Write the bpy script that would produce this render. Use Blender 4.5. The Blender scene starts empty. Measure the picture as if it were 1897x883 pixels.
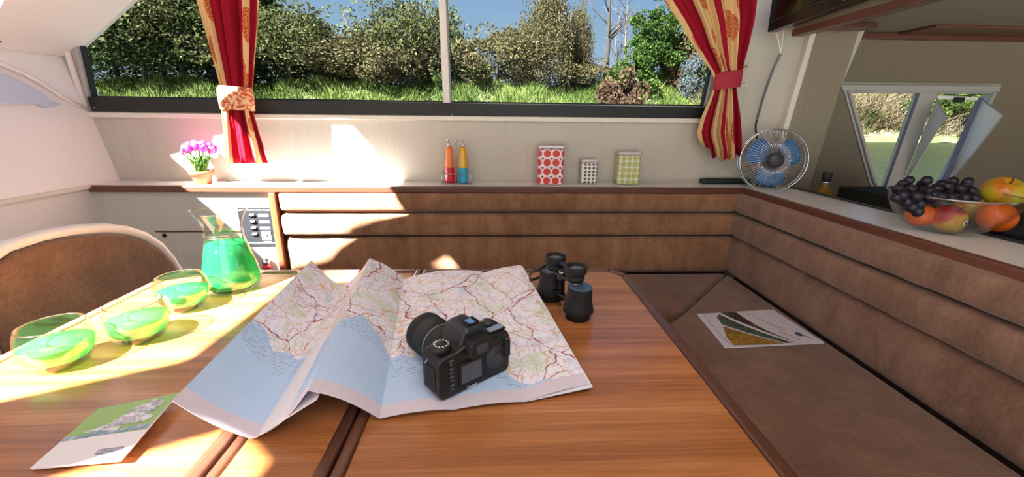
import bpy, bmesh, math, random
import numpy as np
from mathutils import Vector, Matrix
random.seed(7)
PI = math.pi
S = bpy.context.scene
C = S.collection
# ---------------------------------------------------------------- camera
F, YAW, PITCH, ROLL, CZ = 789.47, 0.0435, 0.2807, 0.0105, 1.105
fw = Vector((math.sin(YAW)*math.cos(PITCH), math.cos(YAW)*math.cos(PITCH), -math.sin(PITCH)))
r0 = Vector((math.cos(YAW), -math.sin(YAW), 0)); u0 = r0.cross(fw)
rt = math.cos(ROLL)*r0+math.sin(ROLL)*u0; up = -math.sin(ROLL)*r0+math.cos(ROLL)*u0
CAM = Vector((0, 0, CZ))
cd = bpy.data.cameras.new('camera'); cam = bpy.data.objects.new('camera', cd); C.objects.link(cam)
cd.sensor_width = 36; cd.lens = F/1897*36; cd.clip_start = .02; cd.clip_end = 500
cam.matrix_world = Matrix(((rt.x, up.x, -fw.x, 0), (rt.y, up.y, -fw.y, 0), (rt.z, up.z, -fw.z, CZ), (0, 0, 0, 1)))
S.camera = cam
def at(px, py, **k):
    "point of the room seen at a pixel of the survey photo, on the plane x=, y= or z="
    d = fw+rt*((px-948.5)/F)-up*((py-441.5)/F)
    (a, v), = k.items(); i = 'xyz'.index(a)
    return CAM+d*((v-CAM[i])/d[i])
# ---------------------------------------------------------------- world, sun, lamps, exposure
S.view_settings.view_transform = 'Standard'; S.view_settings.look = 'None'
S.view_settings.gamma = 1; S.view_settings.exposure = -0.6
W = bpy.data.worlds.new('sky'); S.world = W; W.use_nodes = True
nt = W.node_tree; nt.nodes.clear()
o = nt.nodes.new('ShaderNodeOutputWorld'); bg = nt.nodes.new('ShaderNodeBackground')
tc = nt.nodes.new('ShaderNodeTexCoord'); sx = nt.nodes.new('ShaderNodeSeparateXYZ'); cr = nt.nodes.new('ShaderNodeValToRGB')
nt.links.new(tc.outputs['Generated'], sx.inputs[0]); nt.links.new(sx.outputs[2], cr.inputs[0])
cr.color_ramp.elements[0].position = 0.0; cr.color_ramp.elements[0].color = (.66, .80, .97, 1)
cr.color_ramp.elements[1].position = .45; cr.color_ramp.elements[1].color = (.21, .43, .90, 1)
e = cr.color_ramp.elements.new(.16); e.color = (.44, .67, 1.0, 1)
nt.links.new(cr.outputs[0], bg.inputs[0]); bg.inputs[1].default_value = 1.35
nt.links.new(bg.outputs[0], o.inputs[0])
SUND = Vector((.64, .74, -1)).normalized()
sl = bpy.data.lights.new('sun', 'SUN'); sl.energy = 150; sl.angle = math.radians(.9); sl.color = (1.0, .97, .94)
so = bpy.data.objects.new('sun', sl); C.objects.link(so); so.rotation_euler = SUND.to_track_quat('-Z', 'Y').to_euler()
def area(name, loc, tgt, sx_, sy_, e, col):
    l = bpy.data.lights.new(name, 'AREA'); l.shape = 'RECTANGLE'; l.size = sx_; l.size_y = sy_; l.energy = e; l.color = col
    ob = bpy.data.objects.new(name, l); C.objects.link(ob); ob.location = loc
    ob.rotation_euler = (Vector(tgt)-Vector(loc)).to_track_quat('-Z', 'Y').to_euler()
area('aft_fill_lamp', (.1, -2.0, 1.35), (-.1, 1.2, .85), 1.7, .8, 8, (.95, .97, 1))  # added fill lamp behind the camera, lifts the cabin brightness
area('overhead_fill_lamp', (.35, .15, 1.77), (.35, .75, .5), .7, .6, 11, (.94, .97, 1))  # added overhead fill for table and bench seat, the ceiling has no hatch
area('left_fill_lamp', (-1.0, .25, 1.62), (.1, .9, .7), 1.5, .35, 2, (.95, .97, 1))  # added weak fill from the left, below the sloping panel
# ---------------------------------------------------------------- materials
def lin(c):
    if isinstance(c, str):
        c = [int(c[i:i+2], 16)/255 for i in (0, 2, 4)]
        c = [x/12.92 if x <= .04045 else ((x+.055)/1.055)**2.4 for x in c]
    return (*c, 1)
class NM:
    def __init__(s, name):
        s.m = bpy.data.materials.new(name); s.m.use_nodes = True; s.t = s.m.node_tree; s.t.nodes.clear()
        s.out = s.n('OutputMaterial')
    def n(s, kind, **k):
        x = s.t.nodes.new('ShaderNode'+kind)
        for a, v in k.items(): setattr(x, a, v)
        return x
    def l(s, a, b): s.t.links.new(a, b)
    def surf(s, sock): s.l(sock, s.out.inputs[0])
    def val(s, sock, v):
        if hasattr(v, 'is_output') or isinstance(v, bpy.types.NodeSocket): s.l(v, sock)
        else: sock.default_value = v
    def math(s, op, a, b=0.0, c=None):
        x = s.n('Math', operation=op); s.val(x.inputs[0], a); s.val(x.inputs[1], b)
        if c is not None: s.val(x.inputs[2], c)
        return x.outputs[0]
    def mix(s, f, a, b, bt='MIX'):
        x = s.n('Mix', data_type='RGBA', blend_type=bt); s.val(x.inputs[0], f); s.val(x.inputs[6], a); s.val(x.inputs[7], b)
        return x.outputs[2]
    def coord(s, which='Object', scale=(1, 1, 1)):
        c = s.n('TexCoord'); mp = s.n('Mapping'); s.l(c.outputs[which], mp.inputs[0]); mp.inputs['Scale'].default_value = scale
        return mp.outputs[0]
    def noise(s, vec, scale=5, detail=3, rough=.5):
        x = s.n('TexNoise'); s.l(vec, x.inputs['Vector']); x.inputs['Scale'].default_value = scale
        x.inputs['Detail'].default_value = detail; x.inputs['Roughness'].default_value = rough
        return x.outputs[0]
    def ramp(s, f, stops, interp='LINEAR'):
        x = s.n('ValToRGB'); x.color_ramp.interpolation = interp; s.l(f, x.inputs[0]); el = x.color_ramp.elements
        el[0].position, el[0].color = stops[0][0], lin(stops[0][1]); el[1].position, el[1].color = stops[-1][0], lin(stops[-1][1])
        for p, c in stops[1:-1]: q = el.new(p); q.color = lin(c)
        return x.outputs[0]
    def pr(s, col, rough=.5, metal=0, spec=.5, bump=None, bs=.3, bd=.002, **k):
        b = s.n('BsdfPrincipled'); s.val(b.inputs['Base Color'], col); s.val(b.inputs['Roughness'], rough)
        b.inputs['Metallic'].default_value = metal; b.inputs['Specular IOR Level'].default_value = spec
        for a, v in k.items(): b.inputs[a.replace('_', ' ')].default_value = v
        if bump is not None:
            bn = s.n('Bump'); s.l(bump, bn.inputs['Height']); bn.inputs['Strength'].default_value = bs; bn.inputs['Distance'].default_value = bd
            s.l(bn.outputs[0], b.inputs['Normal'])
        s.surf(b.outputs[0]); return b
def plain(name, c, rough=.5, metal=0, spec=.5, var=.08, sc=30, **k):
    a = NM(name); v = a.noise(a.coord(), sc, 2); c = lin(c)
    lo = tuple(x*(1-var) for x in c[:3])+(1,); hi = tuple(min(1, x*(1+var)) for x in c[:3])+(1,)
    a.pr(a.mix(v, lo, hi), rough, metal, spec, **k); return a.m
def wood(name, stops, along='x', rough=.3, coat=.25, fine=60):
    a = NM(name); sc = {'x': (1.2, fine, fine), 'y': (fine, 1.2, fine), 'z': (fine, fine, 1.2)}[along]
    w = a.coord(scale=tuple(v/12 for v in sc)); wv = a.noise(w, 6, 4, .6)
    f = a.noise(a.coord(scale=sc), 6, 5, .65)
    v = a.math('ADD', a.math('MULTIPLY', wv, .62), a.math('MULTIPLY', f, .38))
    a.pr(a.ramp(v, stops), rough, 0, .5, bump=f, bs=.06, bd=.001, Coat_Weight=coat, Coat_Roughness=.18); return a.m
def fabric(name, stops, stretch=(1, 1, 1)):
    a = NM(name); c = a.coord(scale=stretch)
    big = a.noise(c, 9, 3); fine = a.noise(c, 420, 2, .7); mid = a.noise(c, 70, 3, .7)
    v = a.math('ADD', a.math('ADD', a.math('MULTIPLY', big, .35), a.math('MULTIPLY', fine, .4)), a.math('MULTIPLY', mid, .25))
    a.pr(a.ramp(v, stops), .95, 0, .15, bump=fine, bs=.5, bd=.0015, Sheen_Weight=.25); return a.m
def clear(name, tint=(1, 1, 1), ior=1.45, rough=.0, extra=0.0):
    a = NM(name); t = a.n('BsdfTransparent'); t.inputs[0].default_value = (*tint, 1)
    g = a.n('BsdfGlossy'); g.inputs['Roughness'].default_value = rough
    ge = a.n('NewGeometry'); dt = a.n('VectorMath', operation='DOT_PRODUCT'); a.l(ge.outputs['Normal'], dt.inputs[0]); a.l(ge.outputs['Incoming'], dt.inputs[1])
    f0 = ((ior-1)/(ior+1))**2; f = a.math('POWER', a.math('SUBTRACT', 1.0, a.math('ABSOLUTE', dt.outputs['Value'])), 5.0)
    f = a.math('MULTIPLY_ADD', f, .75*(1-f0), f0+extra)
    m = a.n('MixShader'); a.l(f, m.inputs[0]); a.l(t.outputs[0], m.inputs[1]); a.l(g.outputs[0], m.inputs[2]); a.surf(m.outputs[0])
    return a.m
def laminate(name, base, dark, along='z'):
    a = NM(name); sc = {'z': (90, 90, 2.2), 'x': (2.2, 90, 90), 'y': (90, 2.2, 90)}[along]
    f = a.noise(a.coord(scale=sc), 1.6, 4, .6); g = a.noise(a.coord(), 3, 2)
    v = a.math('ADD', a.math('MULTIPLY', f, .75), a.math('MULTIPLY', g, .25))
    a.pr(a.ramp(v, [(.3, dark), (.62, base)]), .5, 0, .4, bump=f, bs=.05, bd=.0005); return a.m
M_wall = laminate('whitewashed_laminate', 'BBB3A8', 'B3AA9E')
M_white = plain('white_gelcoat', 'E4E0DE', .4, var=.02, sc=4)
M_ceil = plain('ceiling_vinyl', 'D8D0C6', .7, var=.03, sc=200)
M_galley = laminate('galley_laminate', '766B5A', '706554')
M_trimw = plain('cream_trim', 'D8D0C4', .45, var=.03)
M_table = wood('table_veneer', [(.32, '6E3E1E'), (.45, '935A30'), (.55, 'AC6E3F'), (.68, 'C48A5A')], 'x', .28, .35)
M_edge = wood('dark_edging', [(.3, '341B12'), (.5, '4E2C1E'), (.7, '6E4534')], 'y', .32, .3)
M_edgex = wood('dark_edging_cross', [(.3, '3A1D14'), (.5, '552E20'), (.7, '75483A')], 'x', .32, .3)
M_post = wood('reddish_post_wood', [(.3, '6A3018'), (.5, '85452A'), (.7, '9A5A3C')], 'z', .4, .2)
M_lip = wood('shelf_lip_wood', [(.3, '3A1C14'), (.5, '5A3022'), (.7, '784632')], 'x', .4, .2)
M_lipy = wood('shelf_lip_wood_side', [(.3, '3A1C14'), (.5, '5A3022'), (.7, '784632')], 'y', .4, .2)
FS = [(.36, '6E4A33'), (.5, '896248'), (.64, '9E785C')]
M_fab = fabric('brown_upholstery', FS, (2.2, 1, 1)); M_faby = fabric('brown_upholstery_side', [(.36, '68493A'), (.5, '80604E'), (.64, '967462')], (1, 2.2, 1))
M_fabseat = fabric('brown_seat_upholstery', [(.36, '5A3D2E'), (.5, '715240'), (.64, '876552')])
M_chairfab = fabric('chair_upholstery', [(.36, '5E4434'), (.5, '745542'), (.64, '8A6A54')])
M_piping = plain('dark_piping', '4A3226', .9)
M_black = plain('black_painted_sill', '0E1110', .45, var=.2)
M_rubber = plain('black_rubber', '0C0C0E', .6, var=.15, sc=150)
M_camblk = plain('camera_black', '0A0A0C', .45, var=.25, sc=400, spec=.5)
M_camgrip = plain('camera_grip_rubber', '0A0A0C', .7, var=.3, sc=500)
M_dgrey = plain('dark_grey_plastic', '2A2C30', .4)
M_grey = plain('grey_plastic', '77797C', .45)
M_chrome = plain('chrome', 'D8DADC', .18, 1, var=.02)
M_alu = plain('satin_aluminium', 'B9B9BC', .35, 1, var=.03)
M_winalu = plain('window_aluminium', 'A9A7A5', .42, .3, var=.03)
M_whitepl = plain('white_plastic', 'E8E6E4', .35, var=.02)
M_paper = plain('white_paper', 'ECE9EE', .55, var=.02)
M_lcd = plain('lcd_glass', '3A3F46', .12, var=.05)
M_lcdtop = plain('top_lcd', '6E7A86', .12, var=.05)
M_glass = clear('drinking_glass', (.95, .99, .96), 1.42, .0, .05)
M_rim = clear('glass_rim', (.92, .97, .93), 1.5, .05, .42)
M_bowlg = clear('bowl_glass', (.95, .97, .96), 1.4, .02, .03)
M_pane = clear('sun_opening_glass', (.97, .985, .975), 1.15)  # for the panes of the added sun openings
M_side = clear('tinted_side_glass', (.86, .88, .86), 1.10)
M_blue = plain('binocular_blue_metal', '4A6076', .3, .3)
# ---------------------------------------------------------------- geometry helpers
def V(*a): return Vector(a)
class B:
    def __init__(s): s.b = bmesh.new(); s.uvs = {}
    def face(s, pts, mi=0):
        vs = [s.b.verts.new(p) for p in pts]
        f = s.b.faces.new(vs); f.material_index = mi; return f
    def hexa(s, p, mi=0):
        v = [s.b.verts.new(q) for q in p]
        for q in ((0, 3, 2, 1), (4, 5, 6, 7), (0, 1, 5, 4), (1, 2, 6, 5), (2, 3, 7, 6), (3, 0, 4, 7)):
            s.b.faces.new([v[i] for i in q]).material_index = mi
        return s
    def box(s, x0, x1, y0, y1, z0, z1, mi=0):
        return s.hexa([(x0, y0, z0), (x1, y0, z0), (x1, y1, z0), (x0, y1, z0), (x0, y0, z1), (x1, y0, z1), (x1, y1, z1), (x0, y1, z1)], mi)
    def loft(s, rings, closed=True, cap=True, mi=0, smooth=True):
        R = [[s.b.verts.new(p) for p in r] for r in rings]; n = len(R[0])
        for a, c in zip(R, R[1:]):
            for i in range(n if closed else n-1):
                j = (i+1) % n; f = s.b.faces.new((a[i], a[j], c[j], c[i])); f.smooth = smooth; f.material_index = mi
        if cap and closed:
            s.b.faces.new(list(reversed(R[0]))).material_index = mi; s.b.faces.new(R[-1]).material_index = mi
        return s
    def lathe(s, prof, n=24, c=(0, 0, 0), axis=None, mi=0, cap=False, sx=1, sy=1):
        ax = Vector(axis or (0, 0, 1)).normalized(); q = ax.to_track_quat('Z', 'Y'); c = Vector(c)
        rings = [[c+q @ V(r*math.cos(2*PI*i/n)*sx, r*math.sin(2*PI*i/n)*sy, z) for i in range(n)] for r, z in prof]
        return s.loft(rings, True, cap, mi)
    def tube(s, pts, r, n=8, mi=0, closed=False, cap=True):
        P = [Vector(p) for p in pts]; m = len(P); rings = []
        rr = r if isinstance(r, (list, tuple)) else [r]*m; prev = None
        for i, p in enumerate(P):
            if closed: t = P[(i+1) % m]-P[i-1]
            else: t = P[min(i+1, m-1)]-P[max(i-1, 0)]
            t.normalize()
            if prev is None: a = t.orthogonal().normalized()
            else: a = (prev-t*prev.dot(t)).normalized()
            prev = a; b_ = t.cross(a)
            rings.append([p+(a*math.cos(2*PI*k/n)+b_*math.sin(2*PI*k/n))*rr[i] for k in range(n)])
        if closed: rings.append(rings[0])
        return s.loft(rings, True, cap and not closed, mi)
    def prism(s, poly, v, mi=0):
        "poly: 3d points, extruded by vector v"
        v = Vector(v); a = [s.b.verts.new(p) for p in poly]; c = [s.b.verts.new(Vector(p)+v) for p in poly]; n = len(a)
        s.b.faces.new(list(reversed(a))).material_index = mi; s.b.faces.new(c).material_index = mi
        for i in range(n): s.b.faces.new((a[i], a[(i+1) % n], c[(i+1) % n], c[i])).material_index = mi
        return s
    def sphere(s, c, r, n=16, m=10, sc=(1, 1, 1), mi=0):
        prof = [(max(1e-4, math.sin(PI*i/m))*r, -math.cos(PI*i/m)*r) for i in range(m+1)]
        c = Vector(c); rings = [[c+V(q*math.cos(2*PI*i/n)*sc[0], q*math.sin(2*PI*i/n)*sc[1], z*sc[2]) for i in range(n)] for q, z in prof]
        return s.loft(rings, True, True, mi)
def link(name, b, mat=None, parent=None, bevel=0, seg=2, smooth=False, sub=0):
    me = bpy.data.meshes.new(name)
    if isinstance(b, B):
        bmesh.ops.recalc_face_normals(b.b, faces=b.b.faces)
        b.b.to_mesh(me); b.b.free()
    else: me = b
    ob = bpy.data.objects.new(name, me); C.objects.link(ob)
    for m in (mat if isinstance(mat, (list, tuple)) else [mat]):
        if m: me.materials.append(m)
    if parent: ob.parent = parent
    if bevel:
        md = ob.modifiers.new('bevel', 'BEVEL'); md.width = bevel; md.segments = seg; md.limit_method = 'ANGLE'; md.angle_limit = math.radians(35)
    if sub: md = ob.modifiers.new('sub', 'SUBSURF'); md.levels = md.render_levels = sub
    if smooth:
        for p in me.polygons: p.use_smooth = True
    return ob
def tag(o, label, cat, group=None, kind=None):
    o['label'] = label; o['category'] = cat
    if group: o['group'] = group
    if kind: o['kind'] = kind
    return o
def thing(name, label, cat, loc=(0, 0, 0), rz=0, group=None):
    o = bpy.data.objects.new(name, None); o.empty_display_size = .05; C.objects.link(o); o.location = loc; o.rotation_euler = (0, 0, rz)
    return tag(o, label, cat, group)
def struct(name, b, mat, label=None, **k):
    o = link(name, b, mat, **k); o['kind'] = 'structure'
    o['label'] = label or name.replace('_', ' '); o['category'] = name.split('_')[0]
    return o
def copyo(o, parent=None):
    c = o.copy(); C.objects.link(c)
    if parent: c.parent = parent
    for ch in list(o.children): copyo(ch, c)
    return c
def text(name, s, size, mat, parent, M, ext=.0002):
    cu = bpy.data.curves.new('t', 'FONT'); cu.body = s; cu.size = size; cu.extrude = ext; cu.align_x = 'CENTER'; cu.resolution_u = 2
    t = bpy.data.objects.new('t', cu); C.objects.link(t); bpy.context.view_layer.update()
    me = bpy.data.meshes.new_from_object(t.evaluated_get(bpy.context.evaluated_depsgraph_get())); bpy.data.objects.remove(t)
    me.name = name; me.materials.clear(); o = link(name, me, mat, parent); o.matrix_local = M; return o
def frameM(x, y, o):
    x = Vector(x).normalized(); y = Vector(y).normalized(); z = x.cross(y)
    return Matrix(((x.x, y.x, z.x, o[0]), (x.y, y.y, z.y, o[1]), (x.z, y.z, z.z, o[2]), (0, 0, 0, 1)))
def holed(name, outer, holes, P, X, Y, thick, mat):
    "plane sheet with polygon openings: outlines in (a,b) -> P + a X + b Y"
    from mathutils.geometry import delaunay_2d_cdt
    vs, es, k_ = [], [], 0
    for poly in [outer]+holes:
        n = len(poly); vs += [Vector(q) for q in poly]; es += [(k_+i, k_+(i+1) % n) for i in range(n)]; k_ += n
    r_ = delaunay_2d_cdt(vs, es, [], 0, 1e-6)
    def inside(p, poly):
        c = False
        for (x1, y1), (x2, y2) in zip(poly, poly[1:]+poly[:1]):
            if (y1 > p[1]) != (y2 > p[1]) and p[0] < (x2-x1)*(p[1]-y1)/(y2-y1)+x1: c = not c
        return c
    bb = bmesh.new(); V1 = [bb.verts.new((q[0], q[1], -thick/2)) for q in r_[0]]; V2 = [bb.verts.new((q[0], q[1], thick/2)) for q in r_[0]]; cnt = {}
    for f in r_[2]:
        g = ((r_[0][f[0]]+r_[0][f[1]]+r_[0][f[2]])/3)
        if not inside(g, outer) or any(inside(g, h) for h in holes): continue
        bb.faces.new([V2[i] for i in f]); bb.faces.new([V1[i] for i in reversed(f)])
        for i in range(3):
            e_ = (f[i], f[(i+1) % 3]); cnt[e_] = cnt.get(e_, 0)+1
    for a_, c_ in cnt:
        if (c_, a_) not in cnt: bb.faces.new((V2[c_], V2[a_], V1[a_], V1[c_]))
    me = bpy.data.meshes.new(name); bb.to_mesh(me); bb.free()
    me.transform(frameM(X, Y, P))
    ob = bpy.data.objects.new(name, me); C.objects.link(ob); me.materials.clear(); me.materials.append(mat)
    ob['kind'] = 'structure'; ob['label'] = name.replace('_', ' '); ob['category'] = name.split('_')[0]
    return ob
# ================================================================ SETTING
WY = 1.725                      # saloon side wall with the long window
struct('floor', B().box(-1.6, 2.8, -2.2, 1.75, -.04, 0), plain('cabin_carpet', '5A4A3E', .95), 'brown cabin floor')
struct('ceiling', B().box(-.84, 1.02, -2.2, 1.75, 1.80, 1.84), M_ceil, 'cream cabin ceiling')
WIN = [(-1.511, 1.140), (-1.509, 1.363), (-1.20, 1.585), (.89, 1.60), (.84, 1.133)]
wb = holed('wall_back', [(-1.60, 0), (1.07, 0), (1.27, .80), (1.42, 1.46), (1.42, 1.84), (-1.60, 1.84)], [WIN], (0, WY+.02, 0), (1, 0, 0), (0, 0, 1), .04, M_wall)
# left wall leans outwards, then a sloping panel with openings shaped for the sun patches
b = B()
b.prism([(-1.46, -2.2, .845), (-1.46, -2.2, 0), (-1.60, -2.2, 0), (-1.60, -2.2, 1.30), (-1.55, -2.2, 1.30)], (0, 4.0, 0))
struct('wall_left', b, M_white, 'white left cabin wall leaning outwards')
sl_ = V(.152, 0, .111).normalized(); P0 = V(-1.55, 0, 1.30)
H1 = [(1.44, .056), (1.43, .10), (1.40, .221), (1.41, .25), (1.33, .511), (1.304, .487), (1.316, .40), (1.236, .41), (1.17, .42), (1.16, .519), (1.266, .656),
      (1.239, .716), (1.06, .75), (.92, .735), (.85, .73), (.891, .536), (.88, .36), (.931, .182), (.97, .165), (1.14, .128), (1.2, .11), (1.348, .085)]
H2 = [(-.11, .316), (-.087, .423), (-.057, .575), (.30, .59), (.386, .574), (.43, .444), (.395, .31)]
H3 = [(-.33, .45), (-.288, .583), (-.27, .715), (-.36, .775), (-.65, .72), (-.65, .38)]
H4 = [(.35, .635), (.24, .635), (.21, .79), (.37, .745)]
H5 = [(.73, .66), (.72, .762), (.67, .773)]
holed('window_windscreen', [(-2.2, 0), (1.76, 0), (1.76, .88), (-2.2, .88)], [H1, H2, H3, H4, H5], P0, (0, 1, 0), sl_, .02, M_white)['label'] = 'sloping white panel with added openings that shape the sun patches'
nS = V(0, 1, 0).cross(sl_)
for k, H in enumerate((H1, H2, H3, H4, H5)):  # clear panes closing the made-up openings
    b = B(); f = b.face([P0+V(0, a, 0)+sl_*c for a, c in H]); bmesh.ops.triangulate(b.b, faces=[f])
    struct('window_%d' % (4+k), b, M_pane, 'clear pane in an added sun-shaping opening')
# ledge and lower panel of left wall
struct('trim_1', B().box(-1.48, -1.448, -.6, 1.60, .838, .850), M_trimw, 'thin ledge along left wall')
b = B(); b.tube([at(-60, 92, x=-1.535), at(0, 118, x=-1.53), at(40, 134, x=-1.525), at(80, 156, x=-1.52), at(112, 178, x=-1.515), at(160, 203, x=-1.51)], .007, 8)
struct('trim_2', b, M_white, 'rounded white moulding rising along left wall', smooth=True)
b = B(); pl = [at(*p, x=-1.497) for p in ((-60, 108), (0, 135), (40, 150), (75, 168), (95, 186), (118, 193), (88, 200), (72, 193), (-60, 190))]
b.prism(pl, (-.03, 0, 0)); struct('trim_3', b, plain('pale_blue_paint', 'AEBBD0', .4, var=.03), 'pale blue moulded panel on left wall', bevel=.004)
for k, (px, py) in enumerate(((12, 72), (-2, 75))):
    b = B(); p = at(px, py, x=-1.525); b.lathe([(.0, -.004), (.006, -.004), (.006, .003), (.003, .005), (.0, .005)], 12, p, (1, 0, 0))
    tag(link('screw_cap', b, M_dgrey, smooth=True), 'dark round screw cap on upper left wall, %s' % ('right one' if k == 0 else 'left one at picture edge'), 'screw cap')
# long window: frame, panes, divider, sill
def offset_frame(poly, w, P, X, Y, d, mat, name, parent=None, label=None):
    c = [sum(q[0] for q in poly)/len(poly), sum(q[1] for q in poly)/len(poly)]; n = len(poly); inn = []
    for i in range(n):
        p0, p1, p2 = Vector(poly[i-1]), Vector(poly[i]), Vector(poly[(i+1) % n])
        d1 = (p1-p0).normalized(); d2 = (p2-p1).normalized(); n1 = V(-d1.y, d1.x, 0).xy; n2 = V(-d2.y, d2.x, 0).xy
        if n1.dot(Vector(c)-p1) < 0: n1 = -n1
        if n2.dot(Vector(c)-p1) < 0: n2 = -n2
        h = (n1+n2).normalized(); inn.append(tuple(p1+h*(w/max(.3, h.dot(n1)))))
    b = B(); X, Y, P = Vector(X), Vector(Y), Vector(P); N = X.cross(Y)
    f = lambda q, k: P+X*q[0]+Y*q[1]+N*k
    for i in range(n):
        j = (i+1) % n; A, Bq, Cq, D = poly[i], poly[j], inn[j], inn[i]
        b.hexa([f(A, 0), f(Bq, 0), f(Cq, 0), f(D, 0), f(A, d), f(Bq, d), f(Cq, d), f(D, d)])
    o = link(name, b, mat, parent, bevel=.0015)
    return o, inn
wf, inn = offset_frame(WIN, .014, (0, WY+.035, 0), (1, 0, 0), (0, 0, 1), .04, M_winalu, 'window_1'); wf['kind'] = 'structure'; wf['label'] = 'long side window over the back bench'; wf['category'] = 'window'
gsk, _ = offset_frame(inn, .006, (0, WY+.03, 0), (1, 0, 0), (0, 0, 1), .022, M_rubber, 'gasket', wf)
for nm, x0, x1, y in (('pane', -1.51, -.176, WY+.016), ('pane', -.186, .88, WY+.026)):
    zt = 1.59
    if x0 < -1: poly = [(-1.505, y, 1.15), (-1.503, y, 1.36), (-1.20, y, 1.575), (x1, y, zt), (x1, y, 1.14)]
    else: poly = [(x0, y, 1.14), (x0, y, zt), (x1-.005, y, zt), (.833, y, 1.14)]
    link(nm, B().prism(poly, (0, .003, 0)), M_side, wf)
a1, a2, t1, t2 = at(821, 192, y=WY-.002), at(834, 192, y=WY-.002), at(812, 0, y=WY-.002), at(826, 0, y=WY-.002)
dz = (1.60-a1.z)/(t1.z-a1.z); t1 = a1+(t1-a1)*dz; t2 = a2+(t2-a2)*dz
b = B(); b.prism([a1, a2, t2, t1], (0, .03, 0)); link('divider', b, plain('mullion_white', 'D9D3CE', .4), wf, bevel=.003)
b = B(); q = .004; b.prism([a2+V(0, 0, 0), a2+V(q, 0, 0), t2+V(q, 0, 0), t2], (0, .03, 0)); link('divider_gasket', b, M_grey, wf)
sil = [at(160, 179, y=WY-.012), at(1312, 199, y=WY-.012), at(1302, 219, y=WY-.012), at(170, 206, y=WY-.012)]
b = B(); b.prism(sil, (0, .03, 0)); b.prism([sil[0]+V(0, .012, 0), sil[1]+V(0, .012, 0), sil[1]+V(0, .03, .004), sil[0]+V(0, .03, .004)], (0, 0, -.002))
struct('trim_4', b, M_black, 'black sill under the long window', bevel=.002)
b = B(); b.box(-1.51, .83, WY-.016, WY+.005, 1.083, 1.101); struct('trim_5', b, M_trimw, 'cream moulding under the black sill', bevel=.003)
for px, py in ((838, 213), (432, 202), (175, 200)):
    b = B(); b.lathe([(0, 0), (.003, 0), (.003, .002), (0, .002)], 10, at(px, py, y=WY-.013), (0, -1, 0)); link('sill_spot', b, M_alu, bpy.data.objects['trim_4'])  # small bright metal discs on the sill face
# surround at upper left corner
b = B(); b.tube([V(-1.515, WY-.006, 1.10), V(-1.535, WY-.006, 1.37), V(-1.42, WY-.006, 1.455), V(-1.19, WY-.006, 1.62)], .011, 8)
struct('trim_6', b, M_white, 'white surround of the window corner', smooth=True)
# shelf, L-shaped
LIPZ = .848
b = B(); b.box(-1.47, .97, 1.60, WY+.002, .826, .846); b.box(.965, 1.155, -.5, 1.70, .826, .846)
shelf = link('shelf', b, plain('white_shelf_laminate', 'DCD8D4', .32, var=.03, sc=10), bevel=.001)
tag(shelf, 'white L-shaped shelf with dark wooden lip running above both benches', 'shelf')
b = B(); b.box(-1.46, .972, 1.583, 1.602, .824, LIPZ); link('shelf_lip', b, M_lip, shelf, bevel=.005, seg=3)['label'] = 'dark wooden lip along back wall'
b = B(); b.box(.950, .969, -.5, 1.586, .824, LIPZ); link('shelf_lip', b, M_lipy, shelf, bevel=.005, seg=3)['label'] = 'dark wooden lip over right bench'
b = B(); b.box(1.151, 1.157, -.5, 1.60, .835, .852); link('edge_strip', b, M_dgrey, shelf, bevel=.001)
# wall under shelf at left
PY = 1.603
b = B(); b.box(-1.48, -.825, PY, PY+.015, 0, .826)
low = struct('wall_lower_back', b, laminate('grey_laminate', 'C6C1B8', 'BBB6AC'), 'grey-cream panel below the shelf')
pa, pb = at(288, 427, y=PY), at(505, 428, y=PY)
b = B(); b.box(pa.x, pb.x, PY-.002, PY+.001, pb.z-.004, pb.z+.003); link('locker_joint', b, M_edgex, low)
b = B(); p = at(305, 436, y=PY); b.lathe([(0, 0), (.008, 0), (.008, .003), (.005, .003), (.004, .001), (0, .001)], 16, (p.x, PY, p.z), (0, -1, 0)); link('finger_hole', b, M_rubber, low)
b = B(); b.box(-.826, -.803, 1.575, 1.66, .30, .824)
post = struct('trim_7', b, M_post, 'reddish wooden post at the end of the back bench', bevel=.003)
# switch panel
p0, p1 = at(440, 384, y=PY), at(505, 455, y=PY)
x0, x1, z0, z1 = p0.x, -.835, p1.z, p0.z
sp = thing('switch_panel', 'black electric switch panel with white labels on the panel beside the wooden post', 'switch panel', (x0, PY, z0))
w, h = x1-x0, z1-z0; K = M_dgrey
link('plate', B().box(0, w, -.005, -.0005, 0, h), plain('panel_graphite', '191B20', .45), sp, bevel=.001)
for z in (.08, .93): link('border_line', B().box(.002, w-.002, -.0058, -.005, h*z, h*z+.003), M_whitepl, sp)
for i in range(4):
    zz = h*(.80-.165*i); o = link('rocker_switch', B().prism([(w*.34, -.005, zz-.007), (w*.34, -.013, zz+.001), (w*.34, -.005, zz+.009)], (w*.16, 0, 0)), M_rubber, sp, bevel=.001)
    link('indicator', B().box(w*.40, w*.44, -.0132, -.012, zz, zz+.002), M_whitepl, o)
for i in range(3):
    zz = h*(.80-.165*i); o = link('label_plate', B().box(w*.60, w*.90, -.0062, -.005, zz-.004, zz+.006), M_whitepl, sp, bevel=.0004)
    for q in (.64, .86): link('rivet', B().lathe([(0, 0), (.0014, 0), (.0014, .0012), (0, .0012)], 8, (w*q, -.0062, zz+.001), (0, -1, 0)), M_dgrey, o)
    link('lettering', B().box(w*.70, w*.80, -.0066, -.0062, zz, zz+.002), M_dgrey, o)
o = link('socket_plate', B().box(w*.62, w*.90, -.008, -.005, h*.17, h*.40), M_whitepl, sp, bevel=.001)
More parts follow.
